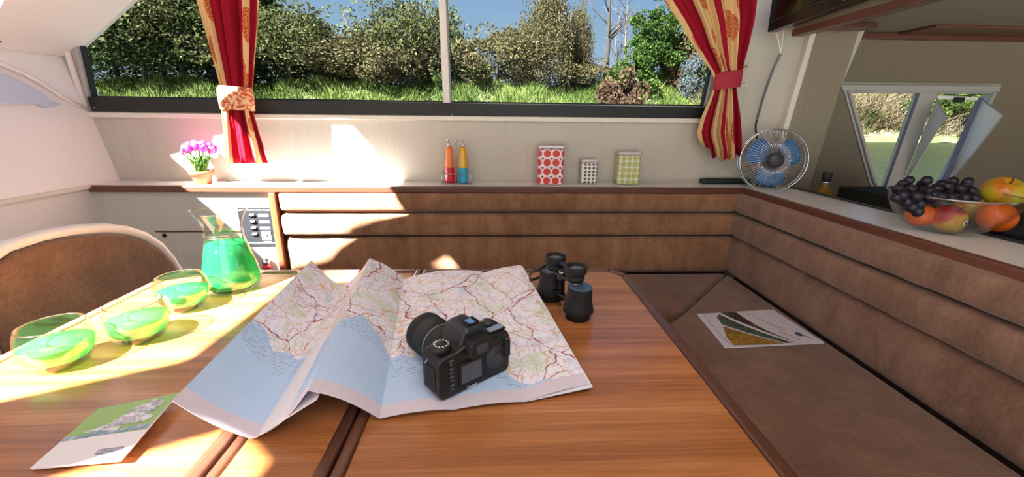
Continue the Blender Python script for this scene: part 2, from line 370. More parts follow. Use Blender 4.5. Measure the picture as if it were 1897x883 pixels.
link('socket_hole', B().lathe([(0, 0), (.004, 0), (.004, .001), (0, .001)], 10, (w*.78, -.008, h*.29), (0, -1, 0)), M_dgrey, o)
link('lettering', B().box(w*.64, w*.88, -.0056, -.005, h*.115, h*.135), M_whitepl, sp)
# small gauge / red knob
p = at(493, 489, y=PY-.02)
t = thing('valve_knob', 'small red and grey valve knob low beside the wooden post', 'valve', (p.x, p.y, p.z))
link('dial', B().sphere((0, 0, .008), .014, 14, 8), M_alu, t); link('knob', B().lathe([(0, -.018), (.015, -.018), (.016, -.008), (.010, -.002), (0, -.002)], 14), plain('red_plastic', 'C8323A', .35), t)
link('cap', B().lathe([(.012, .014), (.011, .020), (.004, .024), (0, .024)], 12), M_rubber, t)
link('stem', B().lathe([(.004, 0), (.004, .024)], 8, (0, 0, 0), (0, 1, 0)), M_alu, t)
# ================================================================ BENCHES
def rollprof(z0, z1, bulge, n=9):
    h = (z1-z0)/2; zc = (z0+z1)/2
    return [(bulge*(max(0, 1-abs(t)**3.8))**(1/2.2), zc+h*t) for t in [-1+2*i/(n-1) for i in range(n)]]
def roll(name, a0, a1, z0, z1, base, bulge, axis, mat, parent, endr=.03):
    # section extruded along a (x for back bench, y for right bench); bulges towards the room
    b = B(); prof = rollprof(z0+.0003, z1-.0003, bulge, 13); rings = []; N = 60
    zc = (z0+z1)/2
    ts = [0, .15, .3, .5, .75, 1.0]; pos = [a0+endr*t for t in ts]+[a0+endr+(a1-a0-2*endr)*k/N for k in range(1, N)]+[a1-endr*t for t in reversed(ts)]
    for a in pos:
        e = min(a-a0, a1-a); k = 1 if e >= endr else math.sqrt(max(0, 1-(1-e/endr)**2)); kk = .82+.18*k; ring = []
        for d, z in prof:
            z_ = zc+(z-zc)*kk; wob = .0012*math.sin(a*37+z*60)+.001*math.sin(a*83); dd = d*(.25+.75*k)+wob*(d > .004)
            ring.append((a, base-dd, z_) if axis == 'x' else (base-dd, a, z_))
        ring.append((a, base+.03, zc+(prof[-1][1]-zc)*kk) if axis == 'x' else (base+.03, a, zc+(prof[-1][1]-zc)*kk))
        ring.append((a, base+.03, zc+(prof[0][1]-zc)*kk) if axis == 'x' else (base+.03, a, zc+(prof[0][1]-zc)*kk))
        rings.append(ring)
    b.loft(rings, True, True); return link(name, b, mat, parent)
bench = thing('corner_bench', 'built-in corner bench with brown padded rolls as backrest, running along two walls', 'bench', (0, 0, 0))
t = link('backrest', B().box(-.80, .96, 1.632, 1.65, .3, .824), M_piping, bench); t['label'] = 'backrest under the long window'
roll('upper_roll', -.800, .950, .7485, .829, 1.607, .030, 'x', M_fab, t)
roll('middle_roll', -.800, .952, .6545, .7470, 1.607, .034, 'x', M_fab, t)
roll('lower_pad', -.795, .955, .50, .6535, 1.603, .014, 'x', M_fab, t)
for z in (.7475, .6535): link('piping', B().tube([(-.795, 1.602, z), (.95, 1.602, z)], .002, 6), M_piping, t)
t = link('backrest', B().box(.985, 1.0, -.4, 1.6, .3, .824), M_piping, bench); t['label'] = 'backrest along the right-hand shelf'
roll('upper_roll', -.4, 1.605, .7485, .829, .957, .030, 'y', M_faby, t)
roll('middle_roll', -.4, 1.605, .6545, .7470, .957, .034, 'y', M_faby, t)
roll('lower_pad', -.4, 1.603, .50, .6535, .953, .014, 'y', M_faby, t)
for z in (.7475, .6535): link('piping', B().tube([(.952, -.4, z), (.952, 1.60, z)], .002, 6), M_piping, t)
def cushion(name, poly, z0, z1, mat, label):
    b = B(); b.prism([(x, y, z0) for x, y in poly], (0, 0, z1-z0)); o = link(name, b, mat, bevel=.018, seg=5, smooth=True); tag(o, label, 'cushion')
    n = len(poly); P = []
    return o
cushion('seat_cushion', [(-.80, 1.235), (.600, 1.235), (.946, 1.594), (-.80, 1.594)], .405, .50, M_fabseat, 'brown seat cushion of the back bench with mitred right corner')
cushion('seat_cushion', [(.945, -.4), (.947, 1.590), (.607, 1.229), (.512, 1.15), (.512, -.4)], .405, .50, M_fabseat, 'long brown seat cushion of the right bench with magazine on it')
b = B(); b.box(-.80, .94, 1.27, 1.60, 0, .403); b.box(.56, .94, -.4, 1.269, 0, .403)
link('base', b, M_edgex, bench, bevel=.004)
# ================================================================ TABLE
TZ = .72
t = thing('dining_table', 'orange-brown veneered drop-leaf dining table with dark edging and two seams', 'table', (-.25, .55, 0))
def tbl(name, poly, z0, z1, mat, bevel=.002, seg=2, label=None):
    b = B(); b.prism([(x+.25, y-.55, z0) for x, y in poly], (0, 0, z1-z0)); o = link(name, b, mat, t, bevel=bevel, seg=seg)
    if label: o['label'] = label
    return o
ZB, E_ = .698, .016
YR, YF = 1.043, .02
SA, SB = -.3195, -.1835      # seam centres
tbl('leaf', [(-.785, YF), (SA-.022, YF), (SA-.022, YR-.018), (-.76, YR-.018), (-.785, YR-.045)], ZB, TZ, M_table)
tbl('centre_board', [(SA+.016, YF), (SB-.017, YF), (SB-.017, YR-.018), (SA+.016, YR-.018)], ZB, TZ, M_table)
tbl('leaf', [(SB+.017, YF), (.320, YF), (.320, .99), (.295, YR-.018), (SB+.017, YR-.018)], ZB, TZ, M_table)
def strip(pts, wdt, name='edging', mat=M_edge): return tbl(name, pts, ZB-.004, TZ+.003, mat, .004, 3)
strip([(SA-.022, YF), (SA-.002, YF), (SA-.002, YR), (SA-.022, YR)], 0)
strip([(SA+.002, YF), (SA+.016, YF), (SA+.016, YR), (SA+.002, YR)], 0)
strip([(SB-.017, YF), (SB-.0015, YF), (SB-.0015, YR), (SB-.017, YR)], 0)
strip([(SB+.0015, YF), (SB+.017, YF), (SB+.017, YR), (SB+.0015, YR)], 0)
strip([(.320, YF), (.340, YF), (.340, .998), (.320, .990)], 0)
strip([(.320, .990), (.340, .998), (.303, YR), (.295, YR-.018)], 0)
strip([(SB+.017, YR-.018), (.295, YR-.018), (.303, YR), (SB+.017, YR)], 0, mat=M_edgex)
strip([(SA+.016, YR-.018), (SB-.017, YR-.018), (SB-.017, YR), (SA+.016, YR)], 0, mat=M_edgex)
strip([(-.76, YR-.018), (SA-.022, YR-.018), (SA-.022, YR), (-.767, YR)], 0, mat=M_edgex)
M_edgel = wood('light_edging', [(.3, '8A5A34'), (.5, 'A4744A'), (.7, 'BC9068')], 'y', .3, .3)
strip([(-.803, YF), (-.785, YF), (-.785, YR-.045), (-.803, YR-.04)], 0, mat=M_edgel)
strip([(-.803, YR-.04), (-.785, YR-.045), (-.76, YR-.018), (-.767, YR)], 0, mat=M_edgel)
b = B(); b.box(-.08, .08, -.06, .06, .03, .69); link('pedestal', b, M_edge, t, bevel=.006)
b = B(); b.box(-.30, .30, -.06, .06, 0, .035); b.box(-.06, .06, -.3, .3, 0, .034); link('foot', b, M_edge, t, bevel=.008)
b = B(); b.box(-.45, .45, -.35, .35, .675, .697); link('support_frame', b, M_edge, t)
# ================================================================ MAP
Pf = [(318, 742, .062), (465, 812, .001), (570, 723, None), (703, 775, .001), (840, 757, .003), (973, 742, .002), (1092, 710, .006)]
Qf = [(577, 482), (634, 531), (685, 478), (749, 517), (825, 500), (899, 503), (965, 490)]
def solve_z(px, py, Pp, L):
    best = None
    for k in range(0, 130):
        z = TZ+.001+k*.001; q = at(px, py, z=z); e = abs((q-Pp).length-L)
        if best is None or e < best[0]: best = (e, q)
    return best[1]
PP = []
for px, py, h_ in Pf:
    PP.append(at(px, py, z=TZ+.0035+(h_ if h_ is not None else .056)))
QQ = [at(x, y, z=TZ+hh) for (x, y), hh in zip(Qf, (.078, .006, .082, .010, .020, .014, .030))]
NU, NV = 8, 26
b = B(); uvl = b.b.loops.layers.uv.new('UVMap'); cols = []
for i in range(6):
    for k in range(NU if i < 5 else NU+1):
        s = k/NU; col = []
        for j in range(NV+1):
            v = j/NV; p = PP[i].lerp(QQ[i], v); q = PP[i+1].lerp(QQ[i+1], v); c = p.lerp(q, s)
            sag = [-.006, -.008, .007, .003, .003, .003][i]*math.sin(PI*s)+.0015*math.sin(PI*4*v+i)*(i > 2)
            if i == 1: sag -= .004*math.sin(PI*s)*(1-v)
            c = c+V(0, 0, sag); c.z = max(c.z, TZ+.004); col.append((b.b.verts.new(c), ((i+s)/6, v)))
        cols.append(col)
for c0, c1 in zip(cols, cols[1:]):
    for j in range(NV):
        q = (c0[j], c1[j], c1[j+1], c0[j+1]); f = b.b.faces.new([x[0] for x in q]); f.smooth = False
        for lp, x in zip(f.loops, q): lp[uvl].uv = x[1]
a = NM('printed_road_map'); uv = a.n('TexCoord').outputs['UV']; mp = a.n('Mapping'); a.l(uv, mp.inputs[0]); mp.inputs['Scale'].default_value = (1.3, 1, 1)
sx_ = a.n('SeparateXYZ'); a.l(uv, sx_.inputs[0]); U, Vv = sx_.outputs[0], sx_.outputs[1]
dn = a.n('TexNoise'); a.l(mp.outputs[0], dn.inputs['Vector']); dn.inputs['Scale'].default_value = 7; dn.inputs['Detail'].default_value = 5
wp = a.n('VectorMath', operation='MULTIPLY_ADD'); a.l(dn.outputs['Color'], wp.inputs[0]); wp.inputs[1].default_value = (.16, .16, 0); a.l(mp.outputs[0], wp.inputs[2])
def vor(scale, thr):
    v = a.n('TexVoronoi', feature='DISTANCE_TO_EDGE'); a.l(wp.outputs[0], v.inputs['Vector']); v.inputs['Scale'].default_value = scale
    return a.math('LESS_THAN', v.outputs['Distance'], thr)
n1 = a.noise(mp.outputs[0], 9, 5, .6); n2 = a.noise(mp.outputs[0], 60, 3, .7); n3 = a.noise(wp.outputs[0], 5, 2)
land = a.ramp(n1, [(.30, 'BFD6E8'), (.42, 'EEEEFC'), (.50, 'F6F2FC'), (.62, 'DCE8DA'), (.74, 'C6DCC4')])
land = a.mix(a.math('MULTIPLY', a.math('GREATER_THAN', n2, .60), .35), land, lin('A9B6A8'))
land = a.mix(vor(26, .014), land, lin('CDBCD0'))
land = a.mix(a.math('MULTIPLY', vor(14, .022), .8), land, lin('D8B89A'))
vp = a.n('TexVoronoi', feature='F1'); a.l(mp.outputs[0], vp.inputs['Vector']); vp.inputs['Scale'].default_value = 6.5
land = a.mix(a.math('LESS_THAN', vp.outputs['Distance'], a.math('MULTIPLY', n2, .24)), land, lin('ECBC9A'))
land = a.mix(vor(6, .0055), land, lin('C8706A')); land = a.mix(vor(3.3, .006), land, lin('A0566A'))
# coast: land where v above coast(u)
fc = a.n('FloatCurve'); a.l(U, fc.inputs['Value']); cu = fc.mapping.curves[0]
pts = [(0, .42), (.16, .36), (.30, .40), (.42, .42), (.52, .30), (.62, .24), (.72, .22), (.80, .16), (.86, .06), (1, -.0)]
cu.points[0].location = pts[0]; cu.points[1].location = pts[-1]
for q in pts[1:-1]: cu.points.new(*q)
fc.mapping.update()
coast = a.math('ADD', fc.outputs[0], a.math('MULTIPLY', a.math('SUBTRACT', dn.outputs[0], .5), .22))
seam = a.math('LESS_THAN', Vv, coast)
sea = a.mix(n1, lin('B2CDF0'), lin('C4DBF6'))
wl = a.n('TexWave', wave_type='BANDS', bands_direction='Y'); a.l(mp.outputs[0], wl.inputs['Vector']); wl.inputs['Scale'].default_value = 26; wl.inputs['Distortion'].default_value = 2
near = a.math('LESS_THAN', a.math('SUBTRACT', coast, Vv), .085)
ink = a.math('MULTIPLY', a.math('MULTIPLY', near, a.math('GREATER_THAN', wl.outputs[1], .86)), a.math('GREATER_THAN', n2, .5))
sea = a.mix(a.math('MULTIPLY', ink, .7), sea, lin('55708E'))
colr = a.mix(seam, land, sea)
bord = a.math('LESS_THAN', Vv, .055)
colr = a.mix(bord, colr, lin('D8CFDC'))
a.pr(colr, .6, 0, .3, bump=n2, bs=.05, bd=.0005); M_map = a.m
mo = link('road_map', b, M_map); tag(mo, 'unfolded paper road map lying in zigzag folds across the table', 'map')
md = mo.modifiers.new('s', 'SOLIDIFY'); md.thickness = .0006; md.offset = 0
b = B(); pts = [PP[5]+V(0, .0, -.0014), PP[6]+V(.004, -.006, -.002), QQ[6]+V(.004, 0, -.004), QQ[5]+V(0, 0, -.003)]
for p in pts: p.z = max(p.z, TZ+.0012)
b.face(pts); o = link('folded_under_sheet', b, M_paper, mo); o.modifiers.new('s', 'SOLIDIFY').thickness = .0005
b = B(); b.face([PP[1]+V(.004, 0, -.0), PP[2]+V(.010, -.001, -.012), QQ[2]+V(.012, -.01, -.016), QQ[1]+V(.006, 0, -.003)]); o = link('folded_under_sheet', b, M_paper, mo); o.modifiers.new('s', 'SOLIDIFY').thickness = .0005
# ================================================================ PRINTED SHEETS
def sheet(parent, c00, c10, c11, c01, thick):
    "c00..: corners BL BR TR TL in parent space; returns mapping (u,v,h)->point"
    c = [Vector(x) for x in (c00, c10, c11, c01)]
    def f(u, v, h=0): return c[0].lerp(c[1], u).lerp(c[3].lerp(c[2], u), v)+V(0, 0, h)
    return f
def pr_poly(name, f, poly, h, mat, parent, th=.0002, dens=.08):
    b = B(); fc_ = b.prism([f(u, v, h) for u, v in poly], (0, 0, th)); return link(name, b, mat, parent)
def photo(name, stops, scale=40):
    a = NM(name); v = a.noise(a.coord(), scale, 4, .6); a.pr(a.ramp(v, stops), .3, 0, .5); return a.m
g = thing('brochure', 'green and white brochure at the lower left table corner, half under the map', 'brochure', (0, 0, 0))
c = [at(55, 867, z=TZ+.004), at(225, 851, z=TZ+.011), at(332, 727, z=TZ+.016), at(182, 757, z=TZ+.006)]
f = sheet(g, *c, .003)
def pad(f, poly, z0, z1):
    b = B(); a_ = [b.b.verts.new(f(u, v, z0)) for u, v in poly]; c_ = [b.b.verts.new(f(u, v, z1)) for u, v in poly]; n = len(poly)
    b.b.faces.new(list(reversed(a_))); b.b.faces.new(c_)
    for i in range(n): b.b.faces.new((a_[i], a_[(i+1) % n], c_[(i+1) % n], c_[i]))
    return b
sq = [(0, 0), (1, 0), (1, 1), (0, 1)]
link('cover', pad(f, sq, -.001, .0), M_paper, g); link('inner_pages', pad(f, [(0.01, .01), (.985, .01), (.985, .99), (.01, .99)], -.0032, -.0016), M_paper, g)
pr_poly('cover_picture', f, [(0.0, .42), (.02, .40), (.98, .41), (1, 1), (0, 1)], .0002, plain('cover_green', '93B86A', .35, var=.12, sc=12), g)
pr_poly('picture_foreground', f, [(0, .40), (.5, .41), (1, .43), (.96, .50), (.8, .50), (.6, .46), (.4, .50), (.2, .45), (0, .47)], .0005, photo('cover_blue', [(.35, '5E7F96'), (.5, '86A0B4'), (.62, 'C4CEDA')], 90), g)
M_silv = photo('cover_silver', [(.35, '8A8A92'), (.5, 'C0C0CA'), (.6, 'E8E8F0')], 130)
for (u, v, ru, rv) in ((.50, .57, .20, .05), (.62, .66, .20, .05), (.66, .72, .21, .05), (.70, .785, .20, .05), (.72, .85, .17, .05), (.74, .91, .09, .035), (.30, .52, .12, .03), (.80, .60, .12, .06)):
    pr_poly('picture_shape', f, [(u+ru*math.cos(k*PI/8), v+rv*math.sin(k*PI/8)+.10*ru*math.cos(k*PI/8)) for k in range(16)], .0007+.0003*v, M_silv, g)
M_ink = plain('ink_grey', '8A8CA6', .5)
for q in ([(.62, .10), (.90, .10), (.90, .115), (.62, .115)], [(.62, .165), (.90, .165), (.90, .18), (.62, .18)], [(.62, .10), (.64, .10), (.64, .18), (.62, .18)], [(.88, .10), (.90, .10), (.90, .18), (.88, .18)]):
    pr_poly('box_rule', f, q, .0003, M_ink, g)
for k in range(6): pr_poly('print_line', f, [(.66+k*.035, .125), (.685+k*.035, .125), (.685+k*.035, .155), (.66+k*.035, .155)], .0003, M_ink, g)
# magazine on right seat
g = thing('magazine', 'white magazine with curved photos on its cover, lying on the right bench seat', 'magazine', (0, 0, 0))
SZ = .5008
c = [at(1343, 643, z=SZ+.005), at(1527, 634, z=SZ+.004), at(1432, 573, z=SZ+.004), at(1291, 581, z=SZ+.005)]
f = sheet(g, *c, .004)
link('pages', pad(f, sq, -.004, -.0006), M_paper, g, bevel=.0008); link('cover', pad(f, sq, -.0006, 0), plain('glossy_cover', 'CFCBD6', .3, var=.02), g)
def arc(p0, p1, p2, n=8): return [((1-t)**2*p0[0]+2*t*(1-t)*p1[0]+t*t*p2[0], (1-t)**2*p0[1]+2*t*(1-t)*p1[1]+t*t*p2[1]) for t in [i/n for i in range(n+1)]]
pr_poly('cover_photo', f, arc((.30, .99), (.44, .55), (.735, .03))+arc((.70, .03), (.50, .60), (.50, .99))[1:], .0003, photo('photo_dark_brown', [(.4, '1E2018'), (.52, '4A3326'), (.6, '5C5A40')], 60), g).data
pr_poly('cover_photo', f, arc((.27, .95), (.36, .55), (.69, .03))+arc((.62, .03), (.40, .28), (.18, .62))+[(.20, .85)], .0005, photo('photo_green_blue', [(.35, '26304E'), (.46, '3E5A2E'), (.54, '5C6A70'), (.60, '241E1A')], 50), g)
pr_poly('cover_photo', f, arc((.17, .56), (.38, .26), (.60, .02))+arc((.52, .02), (.24, .02), (.10, .04))+[(.10, .25)], .0007, photo('photo_amber', [(.38, '6A4A12'), (.5, 'A8882A'), (.57, '6A4230'), (.64, 'B07A50')], 55), g)
M_red = plain('red_ink', 'B2706E', .5)
for k in range(3):
    u0_, v0_ = .60+.05*k, .90-.28*k
    poly = []
    for q in range(5):
        u, v = u0_+.02*q+.04*(k == 1), v0_-.055*q
        pr_poly('cover_lettering', f, [(u, v), (u+.028, v-.012), (u+.030, v-.034), (u+.006, v-.026)], .0003, M_red, g)
pr_poly('cover_badge', f, [(.87+.035*math.cos(k*PI/6), .24+.06*math.sin(k*PI/6)) for k in range(12)], .0003, plain('badge_blue', '3E4E6E', .4), g)
pr_poly('cover_rule', f, [(.89, .20), (.93, .10), (.94, .11), (.90, .21)], .0003, plain('rule_blue', '3E4E6E', .4), g)
pr_poly('cover_rule', f, arc((.07, .97), (.05, .5), (.07, .03))+arc((.076, .03), (.056, .5), (.076, .97)), .0003, M_ink, g)
# ================================================================ GLASSES
def liquid(name, c1, c2, tr=.5):
    a = NM(name); n = a.noise(a.coord(), 14, 3); col = a.mix(a.math('MULTIPLY', n, 1.0), lin(c1), lin(c2))
    t = a.n('BsdfTransparent'); a.l(a.mix(.55, col, lin('CFC098')), t.inputs[0]); d = a.n('BsdfDiffuse'); a.l(col, d.inputs[0]); tl = a.n('BsdfTranslucent'); a.l(col, tl.inputs[0])
    m1 = a.n('MixShader'); m1.inputs[0].default_value = .5; a.l(d.outputs[0], m1.inputs[1]); a.l(tl.outputs[0], m1.inputs[2])
    m2 = a.n('MixShader'); m2.inputs[0].default_value = 1-tr; a.l(t.outputs[0], m2.inputs[1]); a.l(m1.outputs[0], m2.inputs[2])
    g_ = a.n('BsdfGlossy'); g_.inputs['Roughness'].default_value = .03; m3 = a.n('MixShader'); m3.inputs[0].default_value = .05
    a.l(m2.outputs[0], m3.inputs[1]); a.l(g_.outputs[0], m3.inputs[2]); a.surf(m3.outputs[0]); return a.m
M_liq = liquid('green_cordial', '3FBC6C', '74D68E', .62); M_liq2 = liquid('deep_green_cordial', '1FAE68', '4ACB90', .58)
def tumbler(x, y, label, lvl=.045, mat=M_liq):
    t = thing('tumbler', label, 'glass', (x, y, TZ), 0, 'rounded tumblers of green drink on the table')
    out = [(.0, .0), (.020, .0), (.026, .001), (.034, .006), (.041, .016), (.0455, .030), (.0462, .042), (.0445, .056), (.0415, .066), (.0398, .0700)]
    inn_ = [(.0388, .0705), (.0380, .0700), (.0398, .066), (.0428, .056), (.0444, .042), (.0437, .030), (.0390, .019), (.030, .012), (.016, .010), (.0, .0098)]
    b = B(); b.lathe(out+inn_, 40); link('glass_body', b, M_glass, t)
    link('rim', B().tube([(.0393*math.cos(i*PI/24), .0393*math.sin(i*PI/24), .0703) for i in range(48)], .0011, 6, closed=True), M_rim, t)
    li = [(0, .0102), (.016, .0104), (.0295, .0125), (.0383, .0195), (.0430, .030), (.0436, .038), (.0436, lvl), (0, lvl)]
    li = [q for q in li if q[1] <= lvl+1e-6]
    b = B(); b.lathe(li, 36); link('drink', b, mat, t); return t
gp = [(117, 672), (263, 624), (344, 568)]
lb = ['largest-looking round tumbler of green drink at the left table edge, nearest the picture corner', 'middle tumbler of green drink in the row of three', 'smallest-looking tumbler of green drink, next to the jug']
for (px, py), l_, m_, lv in zip(gp, lb, (M_liq, M_liq, M_liq2), (.040, .041, .041)):
    p = at(px, py, z=TZ+.003); tumbler(p.x, p.y, l_, lv, m_)
pj = at(433, 532, z=TZ)
t = thing('glass_jug', 'glass jug with pouring lip, part full of green drink, behind the tumblers', 'jug', (pj.x, pj.y, TZ), PI)
def spout(prof, n=48):
    rings = []
    for r, z in prof:
        ring = []
        for i in range(n):
            th = 2*PI*i/n; k = 0
            if z > .155:
                dth = min(th, 2*PI-th); k = .013*((z-.155)/.03)*math.exp(-(dth/.40)**2)
            ring.append(((r+k)*math.cos(th), (r+k)*math.sin(th), z+(.15*k)))
        rings.append(ring)
    return rings
jo = [(.0, .0), (.040, .0), (.052, .003), (.0585, .013), (.059, .025), (.055, .05), (.047, .085), (.0395, .113), (.0365, .125), (.0362, .137), (.038, .15), (.0435, .165), (.0495, .176), (.0512, .1790)]
ji = [(.0500, .1800), (.0480, .176), (.0420, .165), (.0365, .15), (.0347, .137), (.0350, .125), (.038, .113), (.0455, .085), (.0535, .05), (.0573, .025), (.055, .013), (.045, .0075), (0, .0065)]
b = B(); b.loft(spout([(max(r, 1e-4), z) for r, z in jo+ji]), True, False); link('glass_body', b, M_glass, t)
b = B(); b.lathe([(0, .0068), (.0445, .0078), (.0545, .0135), (.0570, .025), (.0532, .05), (.0452, .085), (.0398, .1060), (0, .1062)], 44); link('drink', b, M_liq2, t)
b = B(); b.tube([(.0375*math.cos(k*PI/16), .0375*math.sin(k*PI/16), .131) for k in range(32)], .0016, 6, closed=True); b.tube([(.0378*math.cos(k*PI/16), .0378*math.sin(k*PI/16), .126) for k in range(32)], .0012, 6, closed=True); link('neck_ring', b, M_rim, t)
link('rim', B().tube([V(*q) for q in spout([(.0507, .1797)], 64)[0]], .0013, 6, closed=True), M_rim, t)
# ================================================================ DSLR
A = at(815, 748, z=TZ+.008); Bq = at(942, 686, z=TZ+.008)
wx = (Bq-A); CW = wx.length; ang = math.atan2(wx.y, wx.x)
t = thing('camera', 'black digital reflex camera with zoom lens standing on the map, screen towards the viewer', 'camera', (A.x, A.y, TZ+.009), ang)
k = CW/.144*1.02    # scale
def kb(*v): return tuple(x*k for x in v)
def P2(pts, y0, y1):   # outline in x,z extruded in y
    b = B(); b.prism([V(x, y0, z)*k for x, z in pts], V(0, (y1-y0)*k, 0)); return b
body = [(.006, 0), (.138, 0), (.144, .008), (.145, .066), (.139, .078), (.112, .080), (.100, .082), (.050, .082), (.034, .076), (.006, .074), (0, .066), (0, .008)]
link('body', P2(body, 0, .052), M_camblk, t, bevel=.0045*k, seg=3)
grip = [(.108, .002), (.140, .002), (.143, .062), (.130, .072), (.110, .070)]
link('grip', P2(grip, .045, .076), M_camgrip, t, bevel=.008*k, seg=3)
pent = B(); r1 = [(.040, .004, .076), (.106, .004, .076), (.106, .060, .076), (.040, .060, .076)]; r2 = [(.050, .004, .100), (.096, .004, .100), (.092, .066, .098), (.054, .066, .098)]; r3 = [(.058, .010, .109), (.088, .010, .109), (.084, .055, .108), (.062, .055, .108)]
pent.loft([[V(*q)*k for q in r] for r in (r1, r2, r3)], True, True, smooth=False); link('viewfinder_hump', pent, plain('hump_plastic', '1E2024', .4, var=.1), t, bevel=.006*k, seg=3)
hs = B(); hs.box(*kb(.062, .084, .008, .028, .109, .1105)); hs.box(*kb(.062, .065, .008, .028, .1105, .113)); hs.box(*kb(.081, .084, .008, .028, .1105, .113)); o = link('hot_shoe', hs, M_camblk, t)
link('shoe_plate', B().box(*kb(.066, .080, .010, .026, .1106, .1113)), M_chrome, o)
ec = B(); ec.prism([V(x, -.014, z)*k for x, z in ((.050, .066), (.056, .060), (.090, .060), (.096, .066), (.096, .084), (.090, .092), (.056, .092), (.050, .084))], V(0, .02, 0)*k)
o = link('eyecup', ec, M_camgrip, t, bevel=.003*k, seg=3); link('eyepiece_window', B().box(*kb(.062, .084, -.0146, -.0138, .068, .084)), M_lcd, o)
o = link('screen_surround', B().box(*kb(.036, .086, -.0025, .001, .012, .054)), M_camgrip, t, bevel=.0015*k); link('screen', B().box(*kb(.040, .080, -.0031, -.0024, .017, .050)), plain('screen_grey', '474B52', .15, var=.06), o)
for i in range(4):
    o = link('button', B().lathe([(0, 0), (.0040*k, 0), (.0036*k, .002*k), (0, .0022*k)], 12, V(.023, 0, .060-.0145*i)*k, (0, -1, 0)), M_dgrey, t)
    o2 = link('button_mark', B().box(*kb(.0195, .0265, -.0012, 0, .0655-.0145*i, .0668-.0145*i)), M_grey, t)
wd = B(); cw = V(.112, 0, .038)*k; wd.lathe([(.0205*k, 0), (.0195*k, .002*k), (.013*k, .0015*k), (.0125*k, .003*k), (.006*k, .0035*k), (0, .003*k)], 28, cw, (0, -1, 0)); link('control_wheel', wd, M_dgrey, t)
link('grip_pad', P2([(.128, .030), (.142, .030), (.142, .064), (.130, .064)], -.005, .002), M_camgrip, t, bevel=.003*k)
for q in ((.102, .072), (.118, .070), (.130, .072)): link('button', B().lathe([(0, 0), (.0030*k, 0), (.0026*k, .0015*k), (0, .0018*k)], 10, V(q[0], 0, q[1])*k, (0, -1, 0)), M_dgrey, t)
dl = B(); dl.lathe([(.0155*k, 0), (.0160*k, .004*k), (.0155*k, .009*k), (.0145*k, .010*k), (0, .0102*k)], 28, V(.021, .024, .076)*k); md_ = link('mode_dial', dl, M_camblk, t)
for i in range(12):
    th = i*PI/6+.2; c_ = V(.021+.0112*math.cos(th), .024+.0112*math.sin(th), .0863)*k
    link('dial_mark', B().box(c_.x-.0012, c_.x+.0012, c_.y-.0012, c_.y+.0012, c_.z, c_.z+.0004), M_whitepl, md_)
tl = B(); tl.prism([V(*q)*k for q in ((.104, .006, .0800), (.140, .006, .0795), (.141, .044, .0795), (.104, .044, .0800))], V(0, 0, .003)*k)
o = link('top_cover', tl, M_camblk, t, bevel=.002*k); link('top_display', B().box(*kb(.106, .136, .008, .022, .0830, .0838)), plain('display_blue_grey', '8C9AAC', .15, var=.04), o)
link('top_wheel', B().lathe([(.010*k, 0), (.011*k, .003*k), (.010*k, .007*k), (0, .008*k)], 20, V(.120, .034, .083)*k), M_dgrey, t)
link('shutter_button', B().lathe([(.006*k, 0), (.006*k, .004*k), (.003*k, .006*k), (0, .006*k)], 16, V(.128, .058, .070)*k), M_dgrey, t)
lx = .064
L = thing_l = None
prof = [(0, .050), (.034, .050), (.036, .054), (.036, .062), (.033, .064), (.0345, .070), (.0352, .074), (.0352, .096), (.0345, .099), (.0355, .101), (.0378, .106), (.0378, .134), (.0368, .137), (.0385, .139), (.0392, .152), (.0385, .156), (.0345, .156), (.032, .150), (.026, .146), (0, .145)]
lens = link('lens', B().lathe([(r*k, z*k) for r, z in prof], 40, V(lx, 0, .038)*k, (0, 1, 0)), M_camblk, t)
rb = B()
for z in [.075+.0022*i for i in range(10)]+[.108+.0022*i for i in range(12)]:
    r = (.0355 if z < .1 else .0382)*k; rb.lathe([(r-.001*k, z*k), (r+.0006*k, (z+.0004)*k), (r+.0006*k, (z+.0012)*k), (r-.001*k, (z+.0016)*k)], 36, V(lx, 0, .038)*k, (0, 1, 0))
link('grip_ring', rb, plain('ring_rubber', '1C1E22', .55), lens)
link('trim_ring', B().lathe([(.0346*k, .0995*k), (.0362*k, .1000*k), (.0362*k, .1010*k), (.0346*k, .1015*k)], 36, V(lx, 0, .038)*k, (0, 1, 0)), M_grey, lens)
link('front_element', B().lathe([(.031*k, .150*k), (.02*k, .154*k), (0, .156*k)], 28, V(lx, 0, .038)*k, (0, 1, 0)), M_lcd, lens)
text('brand_lettering', 'Canon', .0075*k, M_whitepl, t, frameM((1, 0, 0), (0, 0, 1), V(.060, -.0030, .0045)*k))
text('model_lettering', 'EOS', .0042*k, M_grey, t, frameM((1, 0, 0), (0, 0, 1), V(.132, -.0055, .066)*k))
lug = B(); lug.tube([V(-.002, .03, .064)*k, V(-.006, .03, .060)*k, V(-.002, .03, .056)*k], .0012*k, 6); link('strap_lug', lug, M_alu, t)
link('port_cover', B().box(*kb(-.0015, .001, .010, .040, .014, .055)), M_camgrip, t, bevel=.001*k)
